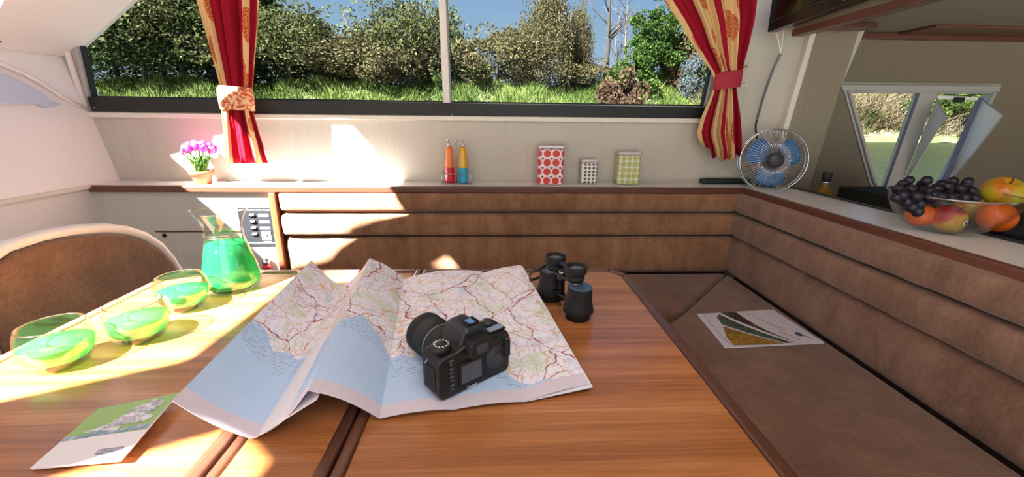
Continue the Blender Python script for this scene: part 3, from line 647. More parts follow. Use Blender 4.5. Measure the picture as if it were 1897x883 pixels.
# ================================================================ BINOCULARS
R1 = at(1070, 588, z=TZ); L1 = at(1019, 553, z=TZ)
ax = (L1-R1); ax.z = 0; sep = ax.length; mid = R1+ax.normalized()*(sep/2); ang = math.atan2(-ax.y, -ax.x)
t = thing('binoculars', 'black binoculars standing upright on the table beside the map', 'binoculars', (mid.x, mid.y, TZ), ang)
bk = .80; br = 1.18
def bar(s):
    ox = s*sep/2
    b = B(); b.lathe([(r*br, z*bk) for r, z in ((0, 0), (.019, 0), (.0205, .002), (.0205, .017), (.0200, .019))], 32, (ox, 0, 0)); link('objective_ring', b, M_camgrip, t)
    b = B(); b.lathe([(r*br, z*bk) for r, z in ((0, .018), (.0245, .018), (.0258, .021), (.0250, .028), (.0212, .055), (.0180, .078), (.0178, .079), (0, .079))], 32, (ox, 0, 0)); link('barrel', b, M_camgrip, t)
    # prism housing: rounded block reaching inwards
    b = B(); n = 20; pts = []
    for i in range(n):
        th = 2*PI*i/n; pts.append(((.021 if math.cos(th)*s > 0 else .026)*math.cos(th)*br+ox+s*.004, .0185*math.sin(th)*br))
    b.prism([(x, y, .055*bk) for x, y in pts], (0, 0, .028*bk)); link('prism_housing', b, M_camgrip, t, bevel=.001)
    b = B(); b.prism([(x*1.0, y*1.0, .083*bk) for x, y in pts], (0, 0, .0035*bk)); link('prism_plate', b, M_blue, t, bevel=.0012)['label'] = 'blue-grey metal prism cover plate'
    ex = ox-s*.015
    b = B(); b.lathe([(r*br, z*bk) for r, z in ((.0125, .086), (.0125, .094), (.0155, .096), (.0155, .103), (.0140, .104), (.0150, .108), (.0185, .114), (.0190, .128), (.0180, .131), (.0150, .131), (.0135, .124), (0, .122))], 28, (ex, 0, 0)); link('eyecup', b, M_camgrip, t)
    b = B(); b.lathe([(.0136*br, .1238*bk), (0, .1244*bk)], 24, (ex, 0, 0)); link('eyepiece_lens', b, M_lcdtop, t)
    b = B(); b.lathe([(.0128*br, .0885*bk), (.0134*br, .0890*bk), (.0128*br, .0900*bk)], 28, (ex, 0, 0)); link('eyepiece_ring', b, M_alu, t)
bar(1); bar(-1)
b = B(); b.lathe([(r*bk, z*bk) for r, z in ((0, .024), (.006, .024), (.0075, .028), (.0075, .078), (.010, .080), (.0125, .082), (.0125, .090), (.008, .092), (.008, .102), (.009, .103), (.009, .110), (0, .111))], 20, (0, -.006, 0)); link('centre_hinge', b, M_camblk, t)
b = B(); b.lathe([(.0082*bk, .098*bk), (.0095*bk, .099*bk), (.0095*bk, .103*bk), (.0082*bk, .104*bk)], 20, (0, -.006, 0)); link('focus_ring', b, M_alu, t)
b = B(); b.prism([(-.030, -.012, .028), (.030, -.012, .028), (.030, 0, .028), (-.030, 0, .028)], (0, 0, .006)); b.prism([(-.030, -.012, .070), (.030, -.012, .070), (.030, 0, .070), (-.030, 0, .070)], (0, 0, .006)); b.prism([(-.026, -.010, .096), (.026, -.010, .096), (.026, .002, .096), (-.026, .002, .096)], (0, 0, .004)); link('bridge_arm', b, M_camblk, t, bevel=.0015)
# strap
s0 = at(1006, 498, z=TZ+.075); inv = t.matrix_basis.inverted()
def strapw(pts, wv, name):
    b = B(); rings = []
    for p in pts: p = Vector(p); rings.append([inv @ (p+V(0, 0, wv)), inv @ (p+V(.001, 0, wv)), inv @ (p+V(.001, 0, -wv)), inv @ (p-V(0, 0, wv))])
    b.loft(rings, True, True); link(name, b, plain('black_leather_strap', '1A1412', .6), t)
e0 = t.matrix_basis @ V(-sep/2-.022, 0, .070)
strapw([e0, at(1000, 499, z=TZ+.07), at(984, 503, z=TZ+.055), at(980, 512, z=TZ+.040), at(984, 520, z=TZ+.030)], .004, 'strap')
strapw([t.matrix_basis @ V(-sep/2-.020, .002, .058), at(1003, 512, z=TZ+.045), at(986, 518, z=TZ+.038)], .003, 'strap')
# ================================================================ CHAIR
t = thing('armchair', 'round-backed chair with brown upholstery and white tube frame left of the table', 'chair', (-.95, 1.0, 0))
out = [(.755, .56), (.752, .64), (.752, .72), (.760, .79), (.785, .832), (.83, .850), (.90, .853), (.97, .847), (1.04, .833), (1.10, .811), (1.15, .782), (1.195, .738), (1.225, .69), (1.250, .63), (1.268, .56)]
b = B(); P_ = [(0, y-1, z) for y, z in out]
b2 = [(-.012, y-1, z) for y, z in [(.768, .45)]+[(.012+y*1.0 if y < .8 else (y if y < .97 else y-.010), z-.012) for y, z in out]+[(1.262, .45)]]
link('frame_tube', B().tube([(0, -.23, .45)]+P_+[(0, .28, .45)], .0125, 12), plain('white_enamel_tube', 'E4DEDC', .35, var=.02), t)
b = B(); b.prism(b2, (.028, 0, 0)); link('back_panel', b, M_chairfab, t, bevel=.008, seg=3)
b = B(); b.box(-.01, .42, -.235, .20, .40, .455); link('seat', b, M_chairfab, t, bevel=.02, seg=3)
for x, y in ((0, -.23), (0, .28), (.40, -.2), (.40, .24)): link('leg', B().tube([(x, y, .45), (x+(-.03 if x == 0 else .03), y, 0)], .0115, 10), M_whitepl, t)
# ================================================================ SHELF OBJECTS
SH = .8465
p = at(374, 340, z=SH)
t = thing('potted_tulips', 'small terracotta pot of magenta tulips on the shelf left of the curtain', 'flower pot', (p.x, p.y+.01, SH))
b = B(); b.lathe([(0, 0), (.027, 0), (.034, .030), (.035, .032), (.040, .033), (.0415, .047), (.038, .048), (.036, .036), (0, .036)], 28); link('pot', b, plain('terracotta', '9E4A2A', .75, var=.12, sc=20), t)
link('soil', B().lathe([(.037, .038), (.02, .041), (0, .041)], 16), plain('soil', '3A2A20', .95), t)
M_leaf = plain('tulip_leaf', '5E9440', .45, var=.25, sc=25); M_mag = plain('magenta_petal', 'C42AA0', .5, var=.25, sc=40); M_pink = plain('pink_petal', 'E24A9A', .5, var=.2, sc=40)
rnd = random.Random(3)
lm = B(); rings = []
for i in range(7):
    s = i/6; w_ = .0105*math.sin(PI*min(1, .12+s*.88))**.7; bend = .022*s*s; z = .078*s
    rings.append([(-w_, bend+.003*0, z), (0, bend-.003, z), (w_, bend, z), (0, bend+.0008, z)])
lm.loft(rings, True, True)
leaf0 = link('leaf', lm, M_leaf, t)
fm = B(); fm.lathe([(0, 0), (.006, .001), (.0105, .008), (.0115, .016), (.0095, .025), (.0060, .030), (.0045, .024), (0, .010)], 12); fm_me = link('flower', fm, M_mag, t)
first = True
for i in range(16):
    l_ = leaf0 if i == 0 else copyo(leaf0, t); th = i*2.4; l_.location = (.012*math.cos(th), .012*math.sin(th), .038); l_.rotation_euler = (-.15-.25*rnd.random(), .1*rnd.uniform(-1, 1), th); q = rnd.uniform(.8, 1.1); l_.scale = (q, q, q*.95)
st = None
for i in range(19):
    f_ = fm_me if i == 0 else copyo(fm_me, t); th = i*2.39996; rr_ = .052*math.sqrt((i+.3)/19); x, y = rr_*math.cos(th)*1.15, rr_*math.sin(th)*.7
    z = .118+.016*rnd.random()-.25*rr_; f_.location = (x, y, z); f_.rotation_euler = (-y*9, x*9, th)
    if i % 4 == 1: f_.data = f_.data.copy(); f_.data.materials.clear(); f_.data.materials.append(M_pink)
    link('stem', B().tube([(x*.2, y*.2, .04), (x*.6, y*.6, .085), (x, y, z+.002)], .0014, 5), M_leaf, t)
for i, (px, lb_) in enumerate(((428, 'small clear glass dish on the shelf below the left curtain, left of two'), (468, 'small clear glass dish on the shelf below the left curtain, right of two'))):
    p = at(px, 335, z=SH); b = B(); b.lathe([(0, 0), (.022, 0), (.027, .006), (.028, .014), (.0265, .014), (.025, .007), (.02, .003), (0, .003)], 24)
    o = link('glass_dish', b, M_glass); o.location = (p.x, p.y+.005, SH); tag(o, lb_, 'dish')
# bottles + rack
p = at(846, 341, z=SH); RX, RY = p.x, p.y+.012
t = thing('wire_rack', 'chrome wire cruet rack on the shelf holding two coloured bottles', 'rack', (RX, RY, SH))
w_, d_ = .054, .026
def rect(z, w_=w_, d_=d_): return [(-w_, -d_, z), (w_, -d_, z), (w_, d_, z), (-w_, d_, z)]
link('upper_hoop', B().tube(rect(.040), .002, 6, closed=True), M_chrome, t)
link('lower_hoop', B().tube(rect(.0022), .002, 6, closed=True), M_chrome, t)
for x, y in ((-w_, -d_), (w_, -d_), (w_, d_), (-w_, d_)): link('upright', B().tube([(x, y, .0015), (x, y, .040)], .002, 6), M_chrome, t)
b = B(); b.tube([(0, -d_, .002), (0, 0, .002), (0, 0, .155)], .0016, 6); b.tube([(0, d_, .002), (0, 0, .002)], .0014, 6); link('handle_rod', b, M_chrome, t)
b = B(); b.sphere((0, 0, .160), .006, 12, 8); link('handle_knob', b, M_chrome, t)
for s, c1, c2, l_ in ((-1, 'C81E2E', 'E8762A', 'cruet bottle orange above and red below, in the wire rack'), (1, '2E9CC0', 'DBA62E', 'cruet bottle yellow above and blue below, in the wire rack')):
    t2 = thing('cruet_bottle', l_, 'bottle', (RX+s*.026, RY, SH+.0035), 0, 'cruet bottles in the wire rack')
    def oct_(r, z): return [(r*math.cos(PI/8+i*PI/4), r*math.sin(PI/8+i*PI/4), z) for i in range(8)]
    b = B(); b.loft([oct_(r, z) for r, z in ((.015, 0), (.0195, .004), (.0205, .012), (.0188, .060))], True, True, smooth=False); link('lower_body', b, plain('glaze_'+c1, c1, .2), t2, bevel=.001)
    b = B(); b.loft([oct_(r, z) for r, z in ((.0188, .060), (.0140, .120), (.0125, .126), (.0125, .136), (.010, .138))], True, True, smooth=False); link('upper_body', b, plain('glaze_'+c2, c2, .2), t2, bevel=.001)
    b = B(); b.lathe([(.0085, .138), (.0085, .146), (.0045, .149), (.004, .158)], 12, cap=True); b.tube([(0, 0, .156), (-.003, 0, .164), (-.010, 0, .168)], .0022, 6); link('spout', b, M_chrome, t2)
# tins
def dots(name, base, c1, nx, nz, wd, ht, r1, r2=None, c2=None, slant=0):
    a = NM(name); c = a.n('TexCoord').outputs['Object']; s = a.n('SeparateXYZ'); a.l(c, s.inputs[0])
    gx = a.math('ADD', s.outputs[0], s.outputs[1])
    u = a.math('MULTIPLY', a.math('ADD', gx, wd*5), nx/wd); v = a.math('MULTIPLY', s.outputs[2], nz/ht)
    if slant: u = a.math('ADD', u, .5)
    fu = a.math('SUBTRACT', a.math('FRACT', u), .5); fv = a.math('SUBTRACT', a.math('FRACT', v), .5)
    sx2 = wd/nx; sz2 = ht/nz; q = min(sx2, sz2)
    d = a.math('SQRT', a.math('ADD', a.math('POWER', a.math('MULTIPLY', fu, sx2/q), 2), a.math('POWER', a.math('MULTIPLY', fv, sz2/q), 2)))
    col = a.mix(a.math('LESS_THAN', d, r1), lin(base), lin(c1))
    if r2: col = a.mix(a.math('LESS_THAN', d, r2), col, lin(c2))
    if name == 'red_dots':
        tri = a.math('MULTIPLY', a.math('GREATER_THAN', fv, .26), a.math('MULTIPLY', a.math('LESS_THAN', a.math('ABSOLUTE', a.math('SUBTRACT', a.math('ABSOLUTE', fu), .5)), .16), a.math('GREATER_THAN', d, .56)))
        col = a.mix(tri, col, lin('8A1E3A'))
    a.pr(col, .3, 0, .5); return a.m
for px, pxt, pyb, w_, h_, m_, lb_ in ((1018, 0, 338, .098, .150, dots('red_dots', 'E6D3D8', 'D03018', 3, 4, .102, .138, .40), 'tall square tin with rows of big red dots on the shelf'),
        (1089, 0, 337, .064, .096, dots('grey_dots', 'DAD8D0', '50564E', 4, 6, .064, .084, .36), 'small square tin with fine grey dots, between the two larger tins'),
        (1160, 0, 337, .086, .128, dots('green_dots', 'CCCFB8', 'B0B062', 4, 5, .090, .116, .44), 'medium square tin with pale yellow-green dots, right of the small tin')):
    p = at(px, pyb, z=SH); t = thing('storage_tin', lb_, 'tin', (p.x, p.y+.022, SH), -.06, 'dotted tins on the shelf')
    hw = w_/2; ty = WY-.006-hw*.8; tx = at(px, pyb, y=ty).x; t.location = (tx, ty, SH); link('tin_body', B().box(-hw, hw, -hw*.75, hw*.75, 0, h_-.012), m_, t, bevel=.008, seg=3)
    link('lid', B().box(-hw-.0015, hw+.0015, -hw*.75-.0015, hw*.75+.0015, h_-.013, h_), plain('tin_lid', 'C9BCC0', .3, .2), t, bevel=.005, seg=3)
# black case
pa = at(1302, 331, y=WY-.04); pb_ = at(1392, 334, y=WY-.04)
b = B(); b.box(pa.x, pb_.x, WY-.045, WY-.008, SH+.0005, SH+.022); tag(link('glasses_case', b, plain('black_green_case', '10201C', .5), bevel=.007, seg=3), 'slim black case lying on the shelf left of the fan', 'case')
# ================================================================ FAN
fc_ = at(1433, 297, y=1.585); 
t = thing('desk_fan', 'small clip fan with chrome wire cage and blue blades on the shelf corner', 'fan', (fc_.x, fc_.y, SH))
hz = fc_.z-SH; ax = V(-.28, -.95, .10).normalized(); qx = ax.to_track_quat('Z', 'Y'); cf = V(0, 0, hz)
def fp(r, th, d): return cf+qx @ V(r*math.cos(th), r*math.sin(th), d)
FR = .116
for nm, r, d, q in (('front_ring', FR, .0, .0028), ('rear_ring', FR, -.030, .0022), ('rear_ring', FR*.55, -.048, .0016)):
    link(nm, B().tube([fp(r, i*PI/24, d) for i in range(48)], q, 6, closed=True), M_chrome, t)
b = B(); b2 = B()
for i in range(60):
    th = i*PI/30
    b.tube([fp(.026, th, .030), fp(.06, th+.06, .027), fp(.095, th+.10, .015), fp(FR, th+.12, 0)], .0013, 4)
    if i % 2: b2.tube([fp(.03, th, -.052), fp(.08, th, -.048), fp(FR, th, -.030), fp(FR, th, 0)], .0009, 4)
o = link('cage_wires', b, M_chrome, t); o['kind'] = 'stuff'; o = link('cage_wires', b2, M_chrome, t); o['kind'] = 'stuff'
link('badge', B().lathe([(0, .034), (.020, .034), (.028, .030), (.0285, .026), (0, .026)], 28, cf, ax), M_dgrey, t)
M_bl = plain('blue_blade', '2E78B8', .25, var=.1)
for i in range(3):
    th0 = .5+i*2*PI/3; g_ = []; b = B()
    for j in range(7):
        s = j/6; r = .018+.078*s; w0 = .35+.45*math.sin(PI*(.15+.75*s)); g_.append([fp(r, th0-w0+2*w0*q/6, -.012+.022*(q/6-.5)*(1-.3*s)) for q in range(7)])
    b.loft(g_, False, False); o = link('blade', b, M_bl, t); o.modifiers.new('s', 'SOLIDIFY').thickness = .0012
link('motor', B().lathe([(0, -.085), (.020, -.085), (.026, -.075), (.027, -.030), (.020, -.018), (.014, -.006), (0, -.004)], 24, cf, ax), M_dgrey, t)
link('base', B().lathe([(0, 0), (.030, 0), (.030, .006), (.012, .012), (.0, .012)], 24, (.02, .055, .0)), M_dgrey, t, bevel=.001)
b = B(); b.tube([(.02, .055, .01), (.022, .058, .06), cf+V(.018, .052, 0)], .006, 8); link('stalk', b, M_dgrey, t)
b = B(); pp = [at(1404, 262, y=1.64), at(1400, 240, y=1.65), at(1402, 222, y=1.66), at(1411, 190, y=1.665), at(1424, 150, y=1.67), at(1436, 120, y=1.67), at(1446, 100, y=1.67)]
def cat(pts, n=10):
    P_ = [Vector(p) for p in pts]; P_ = [P_[0]*2-P_[1]]+P_+[P_[-1]*2-P_[-2]]; r_ = []
    for i in range(1, len(P_)-2):
        for j in range(n):
            s = j/n; r_.append(.5*((2*P_[i])+(-P_[i-1]+P_[i+1])*s+(2*P_[i-1]-5*P_[i]+4*P_[i+1]-P_[i+2])*s*s+(-P_[i-1]+3*P_[i]-3*P_[i+1]+P_[i+2])*s**3))
    return r_+[P_[-2]]
b = B(); b.tube(cat(pp), .0035, 8)
cd_ = link('fan_cable', b, M_rubber); tag(cd_, 'black spiral-wrapped cable running up the wall from the fan', 'cable')
c2 = cat(pp[2:], 14); b = B(); 
sp_ = []
for i in range(0, (len(c2)-1)*6):
    s = i/6; j = int(s); q = c2[j].lerp(c2[min(j+1, len(c2)-1)], s-j); sp_.append(q+V(math.cos(i*1.2)*.0045, math.sin(i*1.2)*.0045, 0))
b.tube(sp_, .0016, 5); link('spiral_wrap', b, M_grey, cd_)
b = B(); b.tube(cat([pp[-1], at(1443, 80, y=1.67), at(1438, 62, y=1.66), at(1434, 45, y=1.66)]), .0024, 6); b.tube(cat([pp[-1], at(1449, 80, y=1.67), at(1452, 55, y=1.66), at(1452, 40, y=1.66)]), .002, 6)
link('cable_end', b, M_whitepl, cd_)['label'] = 'thin white cable ends'
# ================================================================ TV + cabinet
TX = .955
p1 = at(1421, 60, x=TX); slope = None
t = thing('television', 'flat black television mounted at upper right, cut by the top of the picture', 'television', (TX, p1.y, p1.z))
ang = math.atan2(at(1665, 0, x=TX).z-p1.z, -(at(1665, 0, x=TX).y-p1.y))
M_tv = plain('tv_black', '0B1412', .25, var=.1); L_ = .62
t.rotation_euler = (ang, 0, 0)
link('casing', B().box(0, .035, -L_, 0, 0, .38), M_tv, t, bevel=.003)
a = NM('tv_screen'); n = a.noise(a.coord(scale=(1, 3, 6)), 3, 3); a.pr(a.ramp(n, [(.4, '0A120E'), (.62, '1E2A18')]), .12); link('screen', B().box(-.001, .001, -L_+.03, -.03, .035, .35), a.m, t)  # greenish blotches put a blurred reflection into the screen colour
link('status_light', B().box(-.0025, 0, -.350, -.335, .012, .028), M_whitepl, t)
link('bezel_line', B().box(-.0022, 0, -L_+.01, -.01, .030, .032), M_dgrey, t)
b = B(); cz = at(1476, 68, x=1.03)
b.box(1.01, 1.05, -.6, cz.y, cz.z, cz.z+.022); cab = link('overhead_cabinet', b, M_lipy, bevel=.002); tag(cab, 'overhead cabinet with dark wooden lower edge behind the television', 'cabinet')
link('cabinet_body', B().box(1.012, 1.048, -.58, cz.y-.01, cz.z+.022, 1.80), M_galley, cab)
# ================================================================ GALLEY
GY = 1.73; GW = 1.80
PYL = WY-.028; b0, b1, t0, t1 = at(1507, 326, y=PYL), at(1449, 280, y=PYL), at(1593, 55, y=PYL), at(1516, 50, y=PYL)
def ext(p, q, z): s = (z-p.z)/(q.z-p.z); return p.lerp(q, s)
lo_r, hi_r, lo_l, hi_l = ext(b0, t0, .80), ext(b0, t0, 1.56), ext(b1, t1, .80), ext(b1, t1, 1.56)
b = B(); b.prism([lo_l, lo_r, hi_r, hi_l], (0, .10, 0)); struct('trim_8', b, laminate('pillar_laminate', '877C6B', '807563'), 'slanting pillar between saloon and galley', bevel=.004)
b = B(); q = V(.022, 0, 0); b.prism([lo_l-q, lo_l, hi_l, hi_l-q], (0, .03, 0)); struct('trim_9', b, M_trimw, 'pale strip standing for the highlight along the slanting pillar', bevel=.002)  # soft edge highlight put in as a paler strip
# window outline on wall GW
def g2(px, py, y=GW): p = at(px, py, y=y); return (p.x, p.z)
def rcorner(A_, B_, C_, r, n=6):
    A_, B_, C_ = Vector(A_), Vector(B_), Vector(C_); p0 = B_+(A_-B_).normalized()*r; p2 = B_+(C_-B_).normalized()*r
    return [tuple((1-s)**2*p0+2*s*(1-s)*B_+s*s*p2) for s in [i/n for i in range(n+1)]]
TLc, TRc, BRc, BLc = g2(1566, 166), g2(1842, 168), g2(1745, 352), g2(1618, 352)
gout = [TLc, TRc]+rcorner(TRc, BRc, BLc, .05)+rcorner(BRc, BLc, TLc, .05)
gw_ = holed('wall_right', [(1.20, 0), (3.3, 0), (3.3, 1.60), (1.20, 1.60)], [gout], (0, GW+.02, 0), (1, 0, 0), (0, 0, 1), .04, M_galley); gw_['label'] = 'galley wall at right'
wf2, inn2 = offset_frame(gout, .012, (0, GW+.03, 0), (1, 0, 0), (0, 0, 1), .045, M_winalu, 'window_2'); wf2['kind'] = 'structure'; wf2['label'] = 'small trapezoid galley window with vent'; wf2['category'] = 'window'
b = B(); b.prism([V(q[0], GW+.012, q[1]) for q in gout], (0, .003, 0)); link('pane', b, M_side, wf2)
# outer flange
n_ = len(gout); cx_ = sum(q[0] for q in gout)/n_; cz_ = sum(q[1] for q in gout)/n_
fl = [(cx_+(q[0]-cx_)*1.07, cz_+(q[1]-cz_)*1.08) for q in gout]
b = B()
for i in range(n_):
    j = (i+1) % n_; P4 = (fl[i], fl[j], gout[j], gout[i])
    b.hexa([V(q[0], GW-.006, q[1]) for q in P4]+[V(q[0], GW+.001, q[1]) for q in P4])
link('flange', b, M_winalu, wf2, bevel=.001)
def slat(pts, y, d, nm, mat, par=wf2, bev=.002): bb = B(); bb.prism([at(px, py, y=y) for px, py in pts], (0, d, 0)); return link(nm, bb, mat, par, bevel=bev)
slat([(1706, 168), (1738, 170), (1668, 348), (1640, 352)], GW-.012, .03, 'mullion', M_winalu)
slat([(1701, 168), (1707, 168), (1641, 350), (1636, 350)], GW-.014, .004, 'mullion_gasket', plain('navy_gasket', '4A5068', .5))
slat([(1812, 180), (1822, 180), (1752, 345), (1742, 345)], GW-.012, .006, 'mullion', plain('navy_gasket_2', '565C78', .5))
slat([(1560, 156), (1856, 158), (1853, 170), (1562, 168)], GW-.03, .03, 'head_rail', M_winalu, bev=.003)
slat([(1738, 176), (1815, 180), (1814, 186), (1738, 183)], GW-.012, .02, 'vent_rail', M_whitepl)
link('vent_catch', B().box(*sum(((p.x-.014, p.x+.014) for p in [at(1780, 184, y=GW-.03)]), ()), GW-.035, GW-.012, at(1780, 184, y=GW-.03).z-.012, at(1780, 184, y=GW-.03).z+.008), M_rubber, wf2, bevel=.002)
M_chk = plain('vent_cheek_white', 'D4DCE2', .35, var=.02)
for pts in (((1735, 182), (1753, 216), (1672, 342)), ((1820, 184), (1858, 214), (1760, 338))):
    A_, C_ = at(*pts[0], y=GW-.012), at(*pts[2], y=GW-.012); D_ = at(*pts[1], y=GW-.105)
    b = B(); b.prism([A_, D_, C_], (.003, 0, 0)); link('vent_cheek', b, M_chk, wf2)
    link('cheek_edge', B().tube([A_, D_, C_], .0018, 5), M_winalu, wf2)
# beam, ceiling, hatch
bz = at(1700, 68, y=GW-.01)
b = B(); b.box(1.40, 3.3, GW-.03, GW+.01, bz.z-.012, bz.z+.010); struct('trim_10', b, M_lip, 'dark beam where galley wall meets ceiling', bevel=.003)
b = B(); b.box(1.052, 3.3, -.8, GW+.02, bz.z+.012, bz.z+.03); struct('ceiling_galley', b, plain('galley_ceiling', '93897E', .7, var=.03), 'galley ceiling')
h0, h1 = at(1640, 60, z=bz.z+.011), at(1660, 44, z=bz.z+.011)
b = B(); b.box(h0.x+.05, 3.1, h1.y, h0.y, bz.z+.003, bz.z+.012); struct('trim_11', b, M_lip, 'dark hatch edge in the galley ceiling', bevel=.002)
bp_ = at(1520, 47, y=1.60)
b = B(); b.box(bp_.x-.04, bp_.x+.20, 1.59, 1.66, bp_.z-.006, bp_.z+.010); struct('trim_12', b, M_lip, 'dark capping on top of the pillar', bevel=.002)
struct('wall_end', B().box(3.28, 3.32, -.8, 1.84, 0, 1.6), M_galley, 'far galley wall')
b = B(); b.box(1.138, 1.80, -.5, GW, .74, .76); ct = link('galley_worktop', b, plain('worktop_laminate', 'B4AA9C', .4), bevel=.002); tag(ct, 'pale galley worktop behind the right-hand shelf', 'worktop')
link('cupboard', B().box(1.15, 1.78, -.48, GW-.01, .0, .738), M_galley, ct)
# liquor bottle
p = at(1527, 352, y=1.52)
t = thing('liquor_bottle', 'amber bottle with black cap standing behind the shelf edge', 'bottle', (p.x, 1.52, .7605))
top = at(1530, 319, y=1.52).z-.7605
M_amb = NM('amber_glass'); q = M_amb.pr(lin('A87A1E'), .08); q.inputs['Transmission Weight'].default_value = .6; M_amb = M_amb.m
link('bottle_body', B().lathe([(0, 0), (.034, 0), (.035, .01), (.035, top-.088), (.030, top-.075), (.014, top-.052), (.0125, top-.040), (.0125, top-.034), (0, top-.034)], 28), M_amb, t)
link('neck_band', B().lathe([(.0128, top-.042), (.0140, top-.041), (.0140, top-.034), (.0128, top-.033)], 24), M_alu, t)
link('cap', B().lathe([(.014, top-.034), (.0155, top-.033), (.0155, top-.001), (.014, top), (0, top)], 24), M_rubber, t)
# dark pan behind shelf, dark blue item right
a_, b_ = at(1580, 366, z=.85), at(1655, 392, z=.85)
b = B(); b.box(1.36, 1.72, 1.20, 1.62, .762, .85); tag(link('cooker_cover', b, plain('dark_cooker', '2A2C26', .8, spec=.1), bevel=.004), 'dark cooker box standing on the galley worktop behind the fruit bowl', 'cooker')
b = B(); b.box(1.20, 1.60, .62, 1.0, .762, .852); tag(link('tray', b, plain('navy_tray', '1A2230', .6, spec=.2), bevel=.004), 'dark navy box at right edge behind the fruit bowl', 'box')
# ================================================================ FRUIT BOWL
bc = at(1772, 436, z=SH); BX, BY = bc.x+.012, bc.y+.045
t = thing('glass_bowl', 'clear glass fruit bowl standing on the right-hand shelf', 'bowl', (BX, BY, SH))
bo = [(0, 0), (.045, 0), (.055, .003), (.082, .018), (.103, .042), (.116, .070), (.121, .088), (.1215, .090)]
bi = [(.1185, .090), (.113, .070), (.100, .044), (.079, .022), (.053, .008), (0, .006)]
link('bowl_shell', B().lathe([(max(r, 1e-4), z) for r, z in bo+bi], 56), M_bowlg, t); link('rim', B().tube([(.120*math.cos(i*PI/32), .120*math.sin(i*PI/32), .0905) for i in range(64)], .0018, 6, closed=True), M_rim, t)
def fruit(name, label, cat, px, py, yoff, r, mat, apple=True, sq=.92, z=None, tilt=(0, 0, 0)):
    p = at(px, py, y=BY+yoff); t = thing(name, label, cat, p); t.rotation_euler = tilt
    if apple:
        prof = []
        for i in range(15):
            th = PI*i/14; rr = r*math.sin(th)*(1+.06*math.cos(th)); zz = -r*sq*math.cos(th); dip = .30*r*math.exp(-(rr/(.28*r))**2)
            zz += -dip if zz > 0 else dip*.6; prof.append((max(rr, 1e-4), zz))
        link('flesh', B().lathe(prof, 28), mat, t); link('stem', B().tube([(0, 0, r*sq*.62), (.003, 0, r*sq*.85), (.007, .002, r*sq*1.08)], .0014, 6), plain('apple_stem', '33281A', .8), t)
    else:
        link('peel', B().sphere((0, 0, 0), r, 28, 16, (1, 1, .95)), mat, t); link('navel', B().sphere((0, 0, r*.94), .003, 8, 5), plain('orange_navel', '55602A', .8), t)
    return t
def apple_m(name, st):
    a = NM(name); n = a.noise(a.coord(scale=(1, 1, .6)), 14, 4); a.pr(a.ramp(n, st), .3); return a.m
MA1 = apple_m('yellow_apple', [(.38, 'C8641E'), (.46, 'C89020'), (.54, 'B8A424'), (.66, '97A02C')])
MA2 = apple_m('red_apple', [(.40, '8E1A22'), (.50, 'B23230'), (.56, 'C28A30'), (.66, 'A8A040')])
a = NM('orange_peel'); n = a.noise(a.coord(), 160, 2); a.pr(a.mix(n, lin('D2500E'), lin('E8701C')), .42, bump=n, bs=.4, bd=.001); MO = a.m
fruit('apple', 'yellow-green apple on top of the fruit at the right of the bowl', 'apple', 1858, 356, .02, .041, MA1, tilt=(.35, -.35, .4))
fruit('orange', 'large orange at the right front inside the glass bowl', 'orange', 1846, 402, -.035, .036, MO, False, tilt=(.2, .3, 0))
ra = fruit('apple', 'red and yellow apple with a round sticker low in the bowl', 'apple', 1757, 404, -.02, .035, MA2, tilt=(.5, .2, 0))
st_ = at(1784, 412, y=BY-.05); d_ = (CAM-st_).normalized(); iv = ra.matrix_basis.inverted()
sp0 = ra.location+((st_-ra.location).normalized()*.0352); nn = (sp0-ra.location).normalized(); iv3 = iv.to_3x3()
link('sticker', B().lathe([(.0, .0012), (.006, .0012), (.0062, 0)], 20, iv @ sp0, iv3 @ nn), M_whitepl, ra); link('sticker_print', B().lathe([(.0, .0018), (.0036, .0018), (.0036, .001)], 16, iv @ sp0, iv3 @ nn), M_dgrey, ra)
fruit('orange', 'orange half hidden at the left bottom of the bowl under the grapes', 'orange', 1705, 398, .01, .029, MO, False)
fruit('apple', 'brownish red apple deep in the bowl behind the sticker apple', 'apple', 1798, 385, .035, .032, MA2, tilt=(.1, .8, 0))
gc = at(1735, 358, y=BY+.01)
t = thing('grape_bunch', 'bunch of dark blue-black grapes heaped over the left rim of the bowl', 'grapes', gc)
a = NM('black_grape'); n = a.noise(a.coord(), 60, 3); a.pr(a.mix(n, lin('0C0A12'), lin('201C30')), .42); MG = a.m
gm = link('grape', B().sphere((0, 0, 0), .0108, 14, 9, (1, 1, 1.08)), MG, t)
gl = [(1684, 334), (1716, 335), (1663, 350), (1745, 341), (1765, 336), (1793, 337), (1688, 350), (1712, 352), (1735, 350), (1755, 352), (1779, 350), (1800, 354), (1672, 362), (1697, 364), (1720, 366), (1742, 364), (1762, 366), (1787, 366), (1805, 368), (1680, 374), (1704, 378), (1700, 392), (1728, 362), (1660, 366), (1790, 342), (1708, 342), (1672, 340), (1755, 345), (1690, 384)]
for i, (px, py) in enumerate(gl):
    g_ = gm if i == 0 else copyo(gm, t); p = at(px, py, y=BY+(.045 if py < 345 else .015 if py < 360 else -.03)+rnd.uniform(-.008, .008))
    g_.location = p-gc; g_.rotation_euler = (rnd.random(), rnd.random(), 0); q = rnd.uniform(.92, 1.15); g_.scale = (q, q, q)
for i in range(16):
    g_ = copyo(gm, t); p = V(rnd.uniform(-.045, .05), rnd.uniform(-.01, .07), rnd.uniform(-.028, .008)); g_.location = p
b = B(); b.tube([V(-.04, .03, .0), V(0, .035, .012), V(.05, .03, .004)], .0015, 5); link('stalk', b, plain('grape_stalk', '4A3A22', .8), t)
